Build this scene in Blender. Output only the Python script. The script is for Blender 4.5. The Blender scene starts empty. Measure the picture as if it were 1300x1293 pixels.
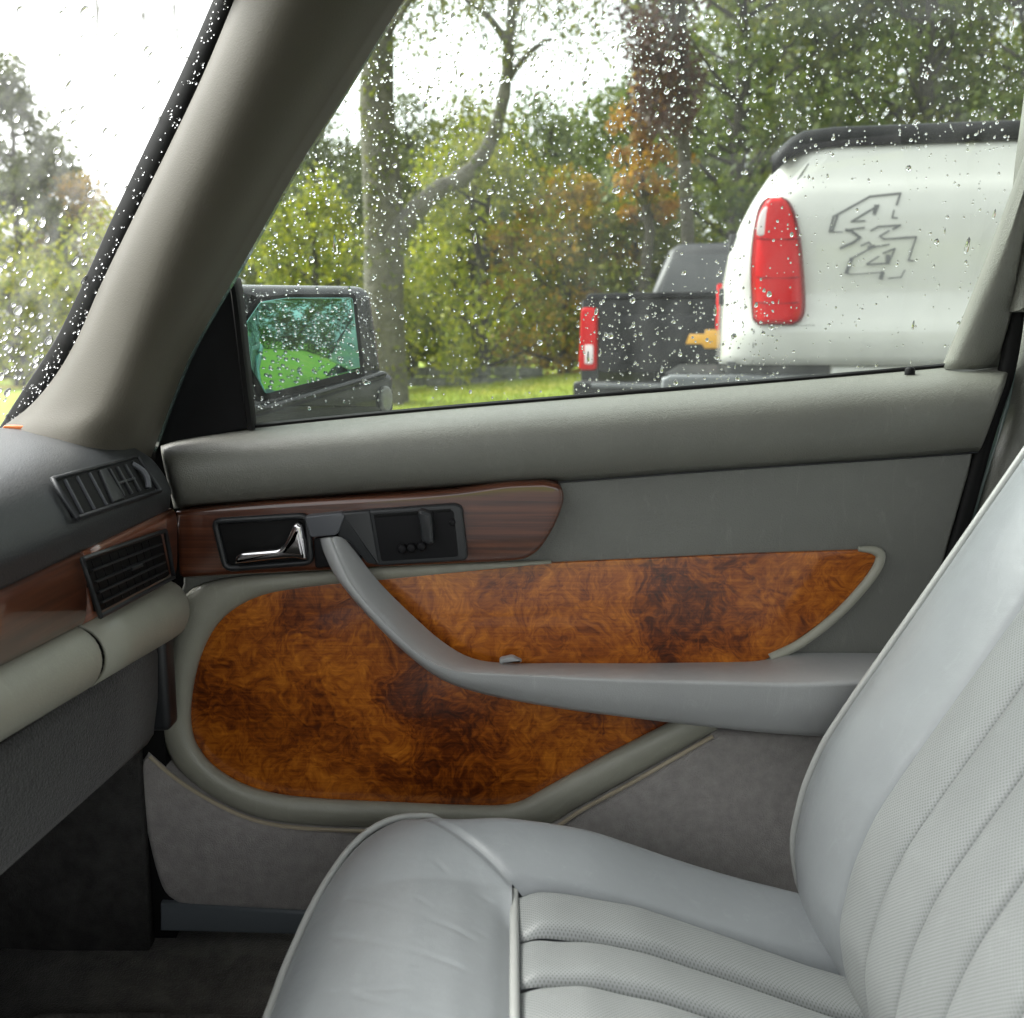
import bpy, bmesh, math, random
import numpy as np
from mathutils import Vector, Matrix

R = math.radians
SC = bpy.context.scene
COL = SC.collection

# ------------------------------------------------------------------ camera
FPX = 1270.0
PITCH = R(9.24)
CAM = Vector((0.0, 0.0, 1.05))
cd = bpy.data.cameras.new('camera')
cam = bpy.data.objects.new('camera', cd)
COL.objects.link(cam)
cam.location = CAM
cam.rotation_euler = (R(90) - PITCH, 0, 0)
cd.sensor_fit = 'HORIZONTAL'
cd.sensor_width = 36.0
cd.lens = 36.0 * FPX / 1300.0
cd.clip_start = 0.02
cd.clip_end = 2000
SC.camera = cam
cd.dof.use_dof = True
cd.dof.focus_distance = 1.15
cd.dof.aperture_fstop = 7.5

# ------------------------------------------------------------------ sky, sun, exposure
SUN_EL, SUN_AZ = R(50), R(292)
w = bpy.data.worlds.new('World')
SC.world = w
w.use_nodes = True
nt = w.node_tree
nt.nodes.clear()
sky = nt.nodes.new('ShaderNodeTexSky')
sky.sky_type = 'NISHITA'
sky.sun_disc = False
sky.sun_elevation = SUN_EL
sky.sun_rotation = SUN_AZ
sky.air_density = 1.0
sky.dust_density = 4.0
sky.ozone_density = 1.0
hs = nt.nodes.new('ShaderNodeHueSaturation')
hs.inputs['Saturation'].default_value = 0.10
bg = nt.nodes.new('ShaderNodeBackground')
bg.inputs['Strength'].default_value = 0.15
wo = nt.nodes.new('ShaderNodeOutputWorld')
nt.links.new(sky.outputs[0], hs.inputs['Color'])
nt.links.new(hs.outputs[0], bg.inputs['Color'])
nt.links.new(bg.outputs[0], wo.inputs['Surface'])
sl = bpy.data.lights.new('sun', 'SUN')
sl.energy = 0.6
sl.angle = R(25)
sl.color = (1.0, 0.97, 0.93)
so = bpy.data.objects.new('sun', sl)
COL.objects.link(so)
# direction towards the sun: ahead of the car (left in the picture), high, behind cloud
sd = Vector((math.sin(SUN_AZ) * math.cos(SUN_EL), math.cos(SUN_AZ) * math.cos(SUN_EL), math.sin(SUN_EL)))
so.rotation_euler = sd.to_track_quat('Z', 'Y').to_euler()
so.location = (0, 0, 30)
SC.view_settings.view_transform = 'Standard'
SC.view_settings.look = 'None'
SC.view_settings.gamma = 1.0
SC.view_settings.use_curve_mapping = False
SC.view_settings.exposure = 1.9
SC.render.engine = 'CYCLES'
SC.cycles.max_bounces = 9
SC.cycles.diffuse_bounces = 4
SC.cycles.glossy_bounces = 4
SC.cycles.transmission_bounces = 6
SC.cycles.transparent_max_bounces = 16
SC.cycles.sample_clamp_indirect = 8.0
SC.cycles.use_denoising = True

# ------------------------------------------------------------------ projection helpers (measuring sizes off the photograph)
CP, SP = math.cos(PITCH), math.sin(PITCH)
def ray(px, py):
    a = (px - 650.0) / FPX
    b = (646.5 - py) / FPX
    return Vector((a, CP + b * SP, -SP + b * CP))
def P(px, py, Y):
    d = ray(px, py)
    return CAM + d * (Y / d.y)
def PX(px, py, X):
    d = ray(px, py)
    return CAM + d * (X / d.x)
def onplane(px, py, p0, n):
    d = ray(px, py)
    return CAM + d * ((p0 - CAM).dot(n) / d.dot(n))

# ------------------------------------------------------------------ object helpers
def prop(o, label=None, cat=None, group=None, kind=None):
    if label: o['label'] = label
    if cat: o['category'] = cat
    if group: o['group'] = group
    if kind: o['kind'] = kind
    return o
def thing(name, label, cat, loc=(0, 0, 0), group=None, rotz=0.0):
    o = bpy.data.objects.new(name, None)
    o.empty_display_size = 0.1
    o.location = loc
    o.rotation_euler = (0, 0, rotz)
    COL.objects.link(o)
    return prop(o, label, cat, group)
def adopt(o, parent):
    """parent keeping world position; parts are meshed in world space under things at a location"""
    o.parent = parent
    chain = Matrix.Identity(4)
    q = parent
    while q is not None:
        chain = Matrix.Translation(q.location) @ q.rotation_euler.to_matrix().to_4x4() @ chain if q.parent is None else chain
        q = q.parent
    # only top-level things carry a transform
    if parent.parent is None:
        o.matrix_parent_inverse = chain.inverted()
def mesh_obj(name, verts, faces, mat, parent=None, smooth=True, local=False):
    me = bpy.data.meshes.new(name)
    me.from_pydata([tuple(v) for v in verts], [], faces)
    me.validate()
    bm = bmesh.new(); bm.from_mesh(me)
    bmesh.ops.recalc_face_normals(bm, faces=bm.faces)
    bm.to_mesh(me); bm.free()
    if smooth:
        me.polygons.foreach_set('use_smooth', [True] * len(me.polygons))
    me.materials.append(mat)
    o = bpy.data.objects.new(name, me)
    COL.objects.link(o)
    if parent is not None:
        if local: o.parent = parent
        else: adopt(o, parent)
    return o
def sharp(o, deg=35):
    me = o.data
    bm = bmesh.new(); bm.from_mesh(me)
    for e in bm.edges:
        if len(e.link_faces) == 2 and e.calc_face_angle(0) > R(deg):
            e.smooth = False
    bm.to_mesh(me); bm.free()
    return o
def cr(pts, n, closed=False):
    """Catmull-Rom through pts, n samples per span, works on tuples of any length"""
    pts = [np.array(p, float) for p in pts]
    m = len(pts)
    out = []
    spans = m if closed else m - 1
    for i in range(spans):
        p1, p2 = pts[i], pts[(i + 1) % m]
        p0 = pts[i - 1] if (closed or i > 0) else 2 * p1 - p2
        p3 = pts[(i + 2) % m] if (closed or i + 2 < m) else 2 * p2 - p1
        for k in range(n):
            t = k / n
            out.append(0.5 * ((2 * p1) + (-p0 + p2) * t + (2 * p0 - 5 * p1 + 4 * p2 - p3) * t * t + (-p0 + 3 * p1 - 3 * p2 + p3) * t ** 3))
    if not closed: out.append(pts[-1])
    return out
def round_poly(pts, r, n=5):
    """2-D polygon with corners rounded by radius r (scalar or list)"""
    out = []
    m = len(pts)
    for i in range(m):
        a, b, c = (np.array(pts[(i + k) % m][:2], float) for k in (-1, 0, 1))
        rr = r[i] if isinstance(r, (list, tuple)) else r
        d1, d2 = a - b, c - b
        l1, l2 = np.linalg.norm(d1), np.linalg.norm(d2)
        q = min(rr, 0.45 * l1, 0.45 * l2)
        if q < 1e-6: out.append(tuple(b)); continue
        p1, p2 = b + d1 / l1 * q, b + d2 / l2 * q
        for k in range(n + 1):
            t = k / n
            out.append(tuple((1 - t) ** 2 * p1 + 2 * t * (1 - t) * b + t * t * p2))
    return out
def loft(name, rows, mat, parent=None, close_u=False, close_v=False, caps=False, thick=0.0, local=False):
    nr, nc = len(rows), len(rows[0])
    verts = [v for r in rows for v in r]
    faces = []
    for i in range(nr if close_u else nr - 1):
        for j in range(nc if close_v else nc - 1):
            a = i * nc + j; b = i * nc + (j + 1) % nc
            c = ((i + 1) % nr) * nc + (j + 1) % nc; d = ((i + 1) % nr) * nc + j
            faces.append((a, b, c, d))
    if caps and close_v:
        faces.append(tuple(range(nc)))
        faces.append(tuple((nr - 1) * nc + k for k in range(nc)))
    o = mesh_obj(name, verts, faces, mat, parent, True, local)
    if caps: sharp(o, 60)
    if thick:
        m = o.modifiers.new('thick', 'SOLIDIFY'); m.thickness = thick; m.offset = 0
    return o
def tube(name, path, rad, mat, parent=None, seg=8, local=False, caps=True):
    path = [Vector(p) for p in path]
    rads = rad if isinstance(rad, (list, tuple)) else [rad] * len(path)
    rows = []
    prev = None
    for i, p in enumerate(path):
        t = (path[min(i + 1, len(path) - 1)] - path[max(i - 1, 0)]).normalized()
        ref = prev if prev is not None else (Vector((0, 0, 1)) if abs(t.z) < 0.9 else Vector((1, 0, 0)))
        u = (ref - t * ref.dot(t)).normalized(); prev = u
        v = t.cross(u)
        rows.append([p + (u * math.cos(2 * math.pi * k / seg) + v * math.sin(2 * math.pi * k / seg)) * rads[i] for k in range(seg)])
    return loft(name, rows, mat, parent, close_v=True, caps=caps, local=local)
def slab_plane(name, pts3, n, thick, bevel, mat, parent=None, rings=4, local=False, dish=0.0):
    """closed slab: outline pts3 lies in the FRONT plane, n points to the viewer, rounded front edge, extruded back by thick"""
    n = Vector(n).normalized()
    e1 = Vector((n.y, -n.x, 0)); e1 = e1.normalized() if e1.length > 1e-4 else Vector((1, 0, 0))
    e2 = n.cross(e1)
    o0 = Vector(pts3[0])
    q = [np.array(((Vector(p) - o0).dot(e1), (Vector(p) - o0).dot(e2))) for p in pts3]
    m = len(q)
    area = sum(q[i][0] * q[(i + 1) % m][1] - q[(i + 1) % m][0] * q[i][1] for i in range(m))
    if area < 0: q.reverse()
    nr = []
    for i in range(m):
        t1 = q[i] - q[i - 1]; t2 = q[(i + 1) % m] - q[i]
        t1 = t1 / (np.linalg.norm(t1) + 1e-9); t2 = t2 / (np.linalg.norm(t2) + 1e-9)
        v = np.array((-t1[1] - t2[1], t1[0] + t2[0]))
        L = np.linalg.norm(v)
        v = v / L if L > 1e-6 else np.array((-t1[1], t1[0]))
        c = max(0.5, v.dot(np.array((-t1[1], t1[0]))))
        nr.append(v / c)
    verts, faces = [], []
    def put(ins, dep):
        for i in range(m):
            z = q[i] + nr[i] * ins
            verts.append(o0 + e1 * z[0] + e2 * z[1] - n * dep)
    for k in range(rings + 1):
        a = k / rings * math.pi / 2
        put(bevel * (1 - math.sin(a)), bevel * (1 - math.cos(a)))
    put(0, thick)
    for k in range(rings + 1):
        for i in range(m):
            j = (i + 1) % m
            faces.append((k * m + i, k * m + j, (k + 1) * m + j, (k + 1) * m + i))
    faces.append(tuple(range(m)))
    faces.append(tuple((rings + 1) * m + i for i in range(m)))
    o = mesh_obj(name, verts, faces, mat, parent, True, local)
    return sharp(o, 50)
def slab(name, px_pts, Y, thick, bevel, mat, parent=None, rings=4):
    return slab_plane(name, [P(x, y, Y) for x, y in px_pts], (0, -1, 0), thick, bevel, mat, parent, rings)
def box(name, lo, hi, mat, parent=None, bevel=0.0, local=False, rot=None):
    bm = bmesh.new()
    bmesh.ops.create_cube(bm, size=1.0)
    c = [(a + b) / 2 for a, b in zip(lo, hi)]; s = [abs(b - a) for a, b in zip(lo, hi)]
    for v in bm.verts:
        v.co = Vector((v.co.x * s[0], v.co.y * s[1], v.co.z * s[2]))
    if bevel:
        bmesh.ops.bevel(bm, geom=bm.edges[:], offset=bevel, segments=3, affect='EDGES', profile=0.6)
    for v in bm.verts:
        v.co = v.co + Vector(c)
    me = bpy.data.meshes.new(name); bm.to_mesh(me); bm.free()
    if bevel: me.polygons.foreach_set('use_smooth', [True] * len(me.polygons))
    me.materials.append(mat)
    o = bpy.data.objects.new(name, me); COL.objects.link(o)
    if bevel: sharp(o, 40)
    if parent is not None:
        if local: o.parent = parent
        else: adopt(o, parent)
    return o

# ------------------------------------------------------------------ materials
def mat(name, col, rough=0.5, metal=0.0, coat=0.0, spec=0.5, bump=0.0, bscale=400.0, var=0.0, vscale=6.0, sheen=0.0, bump2=0.0, b2scale=40.0, scuff=0.0):
    m = bpy.data.materials.new(name); m.use_nodes = True
    t = m.node_tree; b = t.nodes['Principled BSDF']
    b.inputs['Base Color'].default_value = (*col, 1)
    b.inputs['Roughness'].default_value = rough
    b.inputs['Metallic'].default_value = metal
    b.inputs['Coat Weight'].default_value = coat
    b.inputs['Coat Roughness'].default_value = 0.06
    b.inputs['Specular IOR Level'].default_value = spec
    b.inputs['Sheen Weight'].default_value = sheen
    tc = t.nodes.new('ShaderNodeTexCoord')
    if var:
        nz = t.nodes.new('ShaderNodeTexNoise'); nz.inputs['Scale'].default_value = vscale; nz.inputs['Detail'].default_value = 4; nz.inputs['Roughness'].default_value = 0.62
        t.links.new(tc.outputs['Object'], nz.inputs['Vector'])
        rp = t.nodes.new('ShaderNodeValToRGB')
        rp.color_ramp.elements[0].position = 0.3; rp.color_ramp.elements[1].position = 0.7
        rp.color_ramp.elements[0].color = (*[c * (1 - var) for c in col], 1)
        rp.color_ramp.elements[1].color = (*[min(1, c * (1 + var)) for c in col], 1)
        t.links.new(nz.outputs['Fac'], rp.inputs[0]); t.links.new(rp.outputs[0], b.inputs['Base Color'])
    if scuff and var:
        mp = t.nodes.new('ShaderNodeMapping'); mp.inputs['Scale'].default_value = (14, 14, 3.5); mp.inputs['Rotation'].default_value = (0, 0.5, 0)
        t.links.new(tc.outputs['Object'], mp.inputs['Vector'])
        sn = t.nodes.new('ShaderNodeTexNoise'); sn.inputs['Scale'].default_value = 3.0; sn.inputs['Detail'].default_value = 7; sn.inputs['Roughness'].default_value = 0.75; sn.inputs['Distortion'].default_value = 1.5
        t.links.new(mp.outputs[0], sn.inputs['Vector'])
        sr = t.nodes.new('ShaderNodeMapRange'); sr.inputs[1].default_value = 0.56; sr.inputs[2].default_value = 0.78; sr.inputs[3].default_value = 0.0; sr.inputs[4].default_value = scuff
        t.links.new(sn.outputs['Fac'], sr.inputs[0])
        sm = t.nodes.new('ShaderNodeMix'); sm.data_type = 'RGBA'
        t.links.new(sr.outputs[0], sm.inputs[0]); t.links.new(rp.outputs[0], sm.inputs[6]); sm.inputs[7].default_value = (*[min(1, c * 1.9 + .03) for c in col], 1)
        t.links.new(sm.outputs[2], b.inputs['Base Color'])
        rm = t.nodes.new('ShaderNodeMapRange'); rm.inputs[1].default_value = 0.3; rm.inputs[2].default_value = 0.7; rm.inputs[3].default_value = rough * .82; rm.inputs[4].default_value = min(1, rough * 1.2)
        t.links.new(sn.outputs['Fac'], rm.inputs[0]); t.links.new(rm.outputs[0], b.inputs['Roughness'])
    last = None
    for st, scl, kind in ((bump, bscale, 'v'), (bump2, b2scale, 'n')):
        if not st: continue
        if kind == 'v':
            n = t.nodes.new('ShaderNodeTexNoise'); n.inputs['Scale'].default_value = scl * 1.6; n.inputs['Detail'].default_value = 1
            out = n.outputs['Fac']
        else:
            n = t.nodes.new('ShaderNodeTexNoise'); n.inputs['Scale'].default_value = scl; n.inputs['Detail'].default_value = 3
            out = n.outputs['Fac']
        t.links.new(tc.outputs['Object'], n.inputs['Vector'])
        bp = t.nodes.new('ShaderNodeBump'); bp.inputs['Strength'].default_value = st; bp.inputs['Distance'].default_value = 1.0 / scl
        t.links.new(out, bp.inputs['Height'])
        if last: t.links.new(last.outputs[0], bp.inputs['Normal'])
        last = bp
    if last: t.links.new(last.outputs[0], b.inputs['Normal'])
    return m

def leather(name, col, perf=False):
    m = mat(name, col, rough=0.36, spec=0.5, bump=0.10, bscale=520, var=0.06, vscale=7, bump2=0.04, b2scale=22, scuff=.16)
    if perf:
        m.node_tree.nodes['Principled BSDF'].inputs['Specular IOR Level'].default_value = 0.3
        t = m.node_tree; b = t.nodes['Principled BSDF']
        uv = t.nodes.new('ShaderNodeTexCoord')
        mp = t.nodes.new('ShaderNodeMapping'); mp.inputs['Scale'].default_value = (400, 400, 400)
        mp.inputs['Rotation'].default_value = (0, 0, R(45))
        t.links.new(uv.outputs['UV'], mp.inputs['Vector'])
        v = t.nodes.new('ShaderNodeTexVoronoi'); v.inputs['Randomness'].default_value = 0.0; v.inputs['Scale'].default_value = 1.0
        v.voronoi_dimensions = '2D'
        t.links.new(mp.outputs[0], v.inputs['Vector'])
        cr_ = t.nodes.new('ShaderNodeValToRGB')
        cr_.color_ramp.elements[0].position = 0.20; cr_.color_ramp.elements[0].color = (0.55, 0.55, 0.55, 1)
        cr_.color_ramp.elements[1].position = 0.32; cr_.color_ramp.elements[1].color = (1, 1, 1, 1)
        t.links.new(v.outputs['Distance'], cr_.inputs[0])
        mx = t.nodes.new('ShaderNodeMix'); mx.data_type = 'RGBA'; mx.blend_type = 'MULTIPLY'; mx.inputs[0].default_value = 1.0
        src = b.inputs['Base Color'].links[0].from_socket
        t.links.new(src, mx.inputs[6]); t.links.new(cr_.outputs[0], mx.inputs[7])
        t.links.new(mx.outputs[2], b.inputs['Base Color'])
    return m

def burl_mat():
    m = bpy.data.materials.new('burl_walnut'); m.use_nodes = True
    t = m.node_tree; b = t.nodes['Principled BSDF']; L = t.links.new
    def N(k, **kw):
        n = t.nodes.new(k)
        for a, v in kw.items(): n.inputs[a.replace('_', ' ')].default_value = v
        return n
    def mth(op, a, b_=None, c=None):
        n = t.nodes.new('ShaderNodeMath'); n.operation = op
        for i, v in enumerate((a, b_, c)):
            if v is None: continue
            if isinstance(v, (int, float)): n.inputs[i].default_value = v
            else: L(v, n.inputs[i])
        return n.outputs[0]
    tc = t.nodes.new('ShaderNodeTexCoord'); co = tc.outputs['Object']
    wz = N('ShaderNodeTexNoise', Scale=11.0, Detail=3.0); L(co, wz.inputs['Vector'])
    wsub = t.nodes.new('ShaderNodeVectorMath'); wsub.operation = 'SUBTRACT'; L(wz.outputs['Color'], wsub.inputs[0]); wsub.inputs[1].default_value = (.5, .5, .5)
    wsc = t.nodes.new('ShaderNodeVectorMath'); wsc.operation = 'SCALE'; L(wsub.outputs[0], wsc.inputs[0]); wsc.inputs['Scale'].default_value = .085
    wad = t.nodes.new('ShaderNodeVectorMath'); wad.operation = 'ADD'; L(co, wad.inputs[0]); L(wsc.outputs[0], wad.inputs[1])
    wc = wad.outputs[0]
    cloud = N('ShaderNodeTexNoise', Scale=8.0, Detail=4.0, Roughness=0.5, Distortion=0.5); L(wc, cloud.inputs['Vector'])
    big = N('ShaderNodeTexNoise', Scale=3.4, Detail=1.0); L(co, big.inputs['Vector'])
    fine = N('ShaderNodeTexNoise', Scale=42.0, Detail=6.0, Roughness=0.68, Distortion=2.8); L(wc, fine.inputs['Vector'])
    fig = mth('PINGPONG', mth('MULTIPLY', cloud.outputs['Fac'], 15.0), 0.5)      # contour figure
    fig = mth('SUBTRACT', fig, 0.25)
    mp = N('ShaderNodeMapping'); mp.inputs['Scale'].default_value = (7, 1, 150); mp.inputs['Rotation'].default_value = (0, R(2), 0); L(co, mp.inputs['Vector'])
    streak = N('ShaderNodeTexNoise', Scale=2.5, Detail=3.0); L(mp.outputs[0], streak.inputs['Vector'])
    v = mth('MULTIPLY_ADD', cloud.outputs['Fac'], 0.80, -0.335)
    v = mth('MULTIPLY_ADD', big.outputs['Fac'], 0.30, v)
    v = mth('MULTIPLY_ADD', fine.outputs['Fac'], 0.62, mth('SUBTRACT', v, 0.06))
    v = mth('MULTIPLY_ADD', fig, 0.17, v)
    v = mth('MULTIPLY_ADD', streak.outputs['Fac'], 0.20, mth('SUBTRACT', v, 0.05))
    # ringed eyes of the burl
    for (ex, ey, rad, frq, amp) in ((815, 748, .050, 42, .22), (978, 757, .024, 70, .30), (705, 800, .050, 34, .18), (640, 742, .035, 45, .14), (410, 840, .05, 40, .14), (600, 930, .06, 36, .14), (890, 800, .035, 46, .16)):
        c = P(ex, ey, 1.145)
        sb = t.nodes.new('ShaderNodeVectorMath'); sb.operation = 'SUBTRACT'; L(wc, sb.inputs[0]); sb.inputs[1].default_value = (c.x, c.y, c.z)
        ml = t.nodes.new('ShaderNodeVectorMath'); ml.operation = 'MULTIPLY'; L(sb.outputs[0], ml.inputs[0]); ml.inputs[1].default_value = (.72, 0, 1.15)
        ln = t.nodes.new('ShaderNodeVectorMath'); ln.operation = 'LENGTH'; L(ml.outputs[0], ln.inputs[0])
        d = ln.outputs['Value']
        fall = mth('POWER', 2.718, mth('MULTIPLY', mth('POWER', mth('DIVIDE', d, rad), 2.0), -1.0))
        ringv = mth('SUBTRACT', mth('PINGPONG', mth('MULTIPLY', d, frq), 0.5), 0.28)
        v = mth('ADD', v, mth('MULTIPLY', mth('MULTIPLY', ringv, fall), amp))
    v = mth('MULTIPLY_ADD', v, 1.32, -0.165)
    rp = t.nodes.new('ShaderNodeValToRGB'); e = rp.color_ramp.elements
    e[0].position = 0.16; e[0].color = (0.040, 0.008, 0.001, 1)
    e[1].position = 0.90; e[1].color = (0.74, 0.27, 0.030, 1)
    for p, c in ((0.34, (0.135, 0.026, 0.002)), (0.50, (0.31, 0.076, 0.005)), (0.68, (0.52, 0.155, 0.011))):
        x = e.new(p); x.color = (*c, 1)
    L(v, rp.inputs[0]); L(rp.outputs[0], b.inputs['Base Color'])
    # hairline scratches in the lacquer
    mp3 = N('ShaderNodeMapping'); mp3.inputs['Scale'].default_value = (2.5, 1, 210); mp3.inputs['Rotation'].default_value = (0, R(-1.5), 0); L(co, mp3.inputs['Vector'])
    n5 = N('ShaderNodeTexNoise', Scale=2.0, Detail=3.0); L(mp3.outputs[0], n5.inputs['Vector'])
    bp = t.nodes.new('ShaderNodeBump'); bp.inputs['Strength'].default_value = 0.05; bp.inputs['Distance'].default_value = 0.01
    L(n5.outputs['Fac'], bp.inputs['Height']); L(bp.outputs[0], b.inputs['Normal'])
    b.inputs['Roughness'].default_value = 0.32
    b.inputs['Coat Weight'].default_value = 0.6; b.inputs['Coat Roughness'].default_value = 0.10
    return m

def zebrano_mat(name, axis='X', k=1.0):
    m = bpy.data.materials.new(name); m.use_nodes = True
    t = m.node_tree; b = t.nodes['Principled BSDF']; L = t.links.new
    tc = t.nodes.new('ShaderNodeTexCoord')
    mp = t.nodes.new('ShaderNodeMapping')
    mp.inputs['Scale'].default_value = (2.2, 30, 95) if axis == 'X' else (30, 2.2, 60)
    mp.inputs['Rotation'].default_value = (0, R(-4), 0) if axis == 'X' else (R(-14), 0, 0)
    L(tc.outputs['Object'], mp.inputs['Vector'])
    n = t.nodes.new('ShaderNodeTexNoise'); n.inputs['Scale'].default_value = 2.0; n.inputs['Detail'].default_value = 8; n.inputs['Roughness'].default_value = 0.65; n.inputs['Distortion'].default_value = 0.6
    L(mp.outputs[0], n.inputs['Vector'])
    rp = t.nodes.new('ShaderNodeValToRGB'); e = rp.color_ramp.elements
    e[0].position = 0.32; e[0].color = (0.035 * k, 0.010 * k, 0.005 * k, 1)
    e[1].position = 0.72; e[1].color = (0.15 * k, 0.048 * k, 0.020 * k, 1)
    x = e.new(0.5); x.color = (0.085 * k, 0.025 * k, 0.011 * k, 1)
    L(n.outputs['Fac'], rp.inputs[0]); L(rp.outputs[0], b.inputs['Base Color'])
    b.inputs['Roughness'].default_value = 0.3
    b.inputs['Coat Weight'].default_value = 1.0; b.inputs['Coat Roughness'].default_value = 0.05
    return m

def glass_pane(name, tint=(0.93, 0.97, 0.94), film=0.0):
    m = bpy.data.materials.new(name); m.use_nodes = True
    t = m.node_tree; t.nodes.clear(); L = t.links.new
    o = t.nodes.new('ShaderNodeOutputMaterial')
    tr = t.nodes.new('ShaderNodeBsdfTransparent'); tr.inputs[0].default_value = (*tint, 1)
    gl = t.nodes.new('ShaderNodeBsdfGlossy'); gl.inputs['Roughness'].default_value = 0.02
    lw = t.nodes.new('ShaderNodeLayerWeight'); lw.inputs['Blend'].default_value = 0.5
    pw = t.nodes.new('ShaderNodeMath'); pw.operation = 'POWER'; pw.inputs[1].default_value = 5.0
    fz = t.nodes.new('ShaderNodeMath'); fz.operation = 'MULTIPLY_ADD'; fz.inputs[1].default_value = 0.9; fz.inputs[2].default_value = 0.03
    L(lw.outputs['Facing'], pw.inputs[0]); L(pw.outputs[0], fz.inputs[0])
    mx = t.nodes.new('ShaderNodeMixShader')
    L(fz.outputs[0], mx.inputs[0])
    src = tr.outputs[0]
    if film:
        # thin wet, slightly misted film
        tl = t.nodes.new('ShaderNodeBsdfTranslucent'); tl.inputs[0].default_value = (0.9, 0.92, 0.9, 1)
        nz = t.nodes.new('ShaderNodeTexNoise'); nz.inputs['Scale'].default_value = 14; nz.inputs['Detail'].default_value = 6
        tc = t.nodes.new('ShaderNodeTexCoord'); mp = t.nodes.new('ShaderNodeMapping'); mp.inputs['Scale'].default_value = (3, 3, 0.7)
        L(tc.outputs['Object'], mp.inputs[0]); L(mp.outputs[0], nz.inputs['Vector'])
        mr = t.nodes.new('ShaderNodeMapRange'); mr.inputs[1].default_value = 0.3; mr.inputs[2].default_value = 0.7
        mr.inputs[3].default_value = film * 0.3; mr.inputs[4].default_value = film * 1.7
        L(nz.outputs['Fac'], mr.inputs[0])
        m2 = t.nodes.new('ShaderNodeMixShader'); L(mr.outputs[0], m2.inputs[0]); L(tr.outputs[0], m2.inputs[1]); L(tl.outputs[0], m2.inputs[2])
        src = m2.outputs[0]
    L(src, mx.inputs[1]); L(gl.outputs[0], mx.inputs[2]); L(mx.outputs[0], o.inputs[0])
    return m

def water_mat():
    m = bpy.data.materials.new('rain_water'); m.use_nodes = True
    t = m.node_tree; t.nodes.clear()
    o = t.nodes.new('ShaderNodeOutputMaterial')
    g = t.nodes.new('ShaderNodeBsdfGlass'); g.inputs['IOR'].default_value = 1.33; g.inputs['Roughness'].default_value = 0.0
    t.links.new(g.outputs[0], o.inputs[0])
    return m

def leaf_mat(name, cols, trans=0.35):
    m = bpy.data.materials.new(name); m.use_nodes = True
    t = m.node_tree; t.nodes.clear(); L = t.links.new
    o = t.nodes.new('ShaderNodeOutputMaterial')
    g = t.nodes.new('ShaderNodeNewGeometry')
    rp = t.nodes.new('ShaderNodeValToRGB'); e = rp.color_ramp.elements
    e[0].position = 0.0; e[0].color = (*cols[0], 1); e[1].position = 1.0; e[1].color = (*cols[-1], 1)
    for i, c in enumerate(cols[1:-1]):
        x = e.new((i + 1) / (len(cols) - 1)); x.color = (*c, 1)
    L(g.outputs['Random Per Island'], rp.inputs[0])
    d = t.nodes.new('ShaderNodeBsdfPrincipled'); d.inputs['Roughness'].default_value = 0.5
    tl = t.nodes.new('ShaderNodeBsdfTranslucent')
    L(rp.outputs[0], d.inputs['Base Color']); L(rp.outputs[0], tl.inputs[0])
    mx = t.nodes.new('ShaderNodeMixShader'); mx.inputs[0].default_value = trans
    L(d.outputs[0], mx.inputs[1]); L(tl.outputs[0], mx.inputs[2]); L(mx.outputs[0], o.inputs[0])
    return m

M = {}
M['belt'] = mat('grey_vinyl', (0.172, 0.174, 0.150), 0.48, bump=0.32, bscale=380, var=0.08, vscale=7, scuff=.25)
M['card'] = mat('grey_door_vinyl', (0.160, 0.164, 0.146), 0.48, bump=0.32, bscale=380, var=0.09, vscale=5, bump2=0.03, b2scale=20, scuff=.35)
M['rim'] = mat('grey_green_trim', (0.33, 0.33, 0.27), 0.42, bump=0.15, bscale=420, var=0.07, vscale=12, scuff=.2)
M['arm'] = mat('grey_armrest_vinyl', (0.345, 0.352, 0.350), 0.38, bump=0.15, bscale=420, var=0.06, vscale=9, scuff=.2)
M['felt'] = mat('grey_carpet_felt', (0.32, 0.303, 0.286), 0.95, bump=0.55, bscale=380, var=0.15, vscale=70, sheen=0.2, scuff=.12)
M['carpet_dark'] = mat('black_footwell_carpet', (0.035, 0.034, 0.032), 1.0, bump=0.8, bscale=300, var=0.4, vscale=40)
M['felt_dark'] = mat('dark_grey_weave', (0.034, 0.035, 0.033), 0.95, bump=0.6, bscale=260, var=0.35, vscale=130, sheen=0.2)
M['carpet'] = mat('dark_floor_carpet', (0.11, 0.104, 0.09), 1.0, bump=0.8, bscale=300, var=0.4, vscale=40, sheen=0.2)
M['black'] = mat('black_plastic', (0.006, 0.006, 0.007), 0.55, spec=0.2)
M['rubber'] = mat('black_rubber', (0.005, 0.005, 0.005), 0.6, spec=0.2)
M['dark'] = mat('charcoal_plastic', (0.017, 0.019, 0.021), 0.4)
M['grey_plastic'] = mat('mid_grey_plastic', (0.085, 0.09, 0.10), 0.38)
M['pad'] = mat('charcoal_dash_vinyl', (0.034, 0.037, 0.039), 0.42, bump=0.2, bscale=420, var=0.06, vscale=8)
M['chrome'] = mat('chrome', (0.82, 0.80, 0.82), 0.12, metal=1.0)
M['paint'] = mat('pale_green_paint', (0.20, 0.29, 0.27), 0.25, coat=0.8)
M['pillar'] = mat('pillar_vinyl', (0.102, 0.093, 0.072), 0.62, spec=0.3, bump=0.2, bscale=420, var=0.06, vscale=8)
M['headliner'] = mat('headliner_cloth', (0.28, 0.275, 0.25), 0.9)
M['leather'] = leather('grey_leather', (0.275, 0.292, 0.302))
M['perf'] = leather('perforated_grey_leather', (0.30, 0.314, 0.31), True)
M['pipe'] = mat('grey_piping', (0.42, 0.43, 0.41), 0.4)
M['burl'] = burl_mat()
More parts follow.
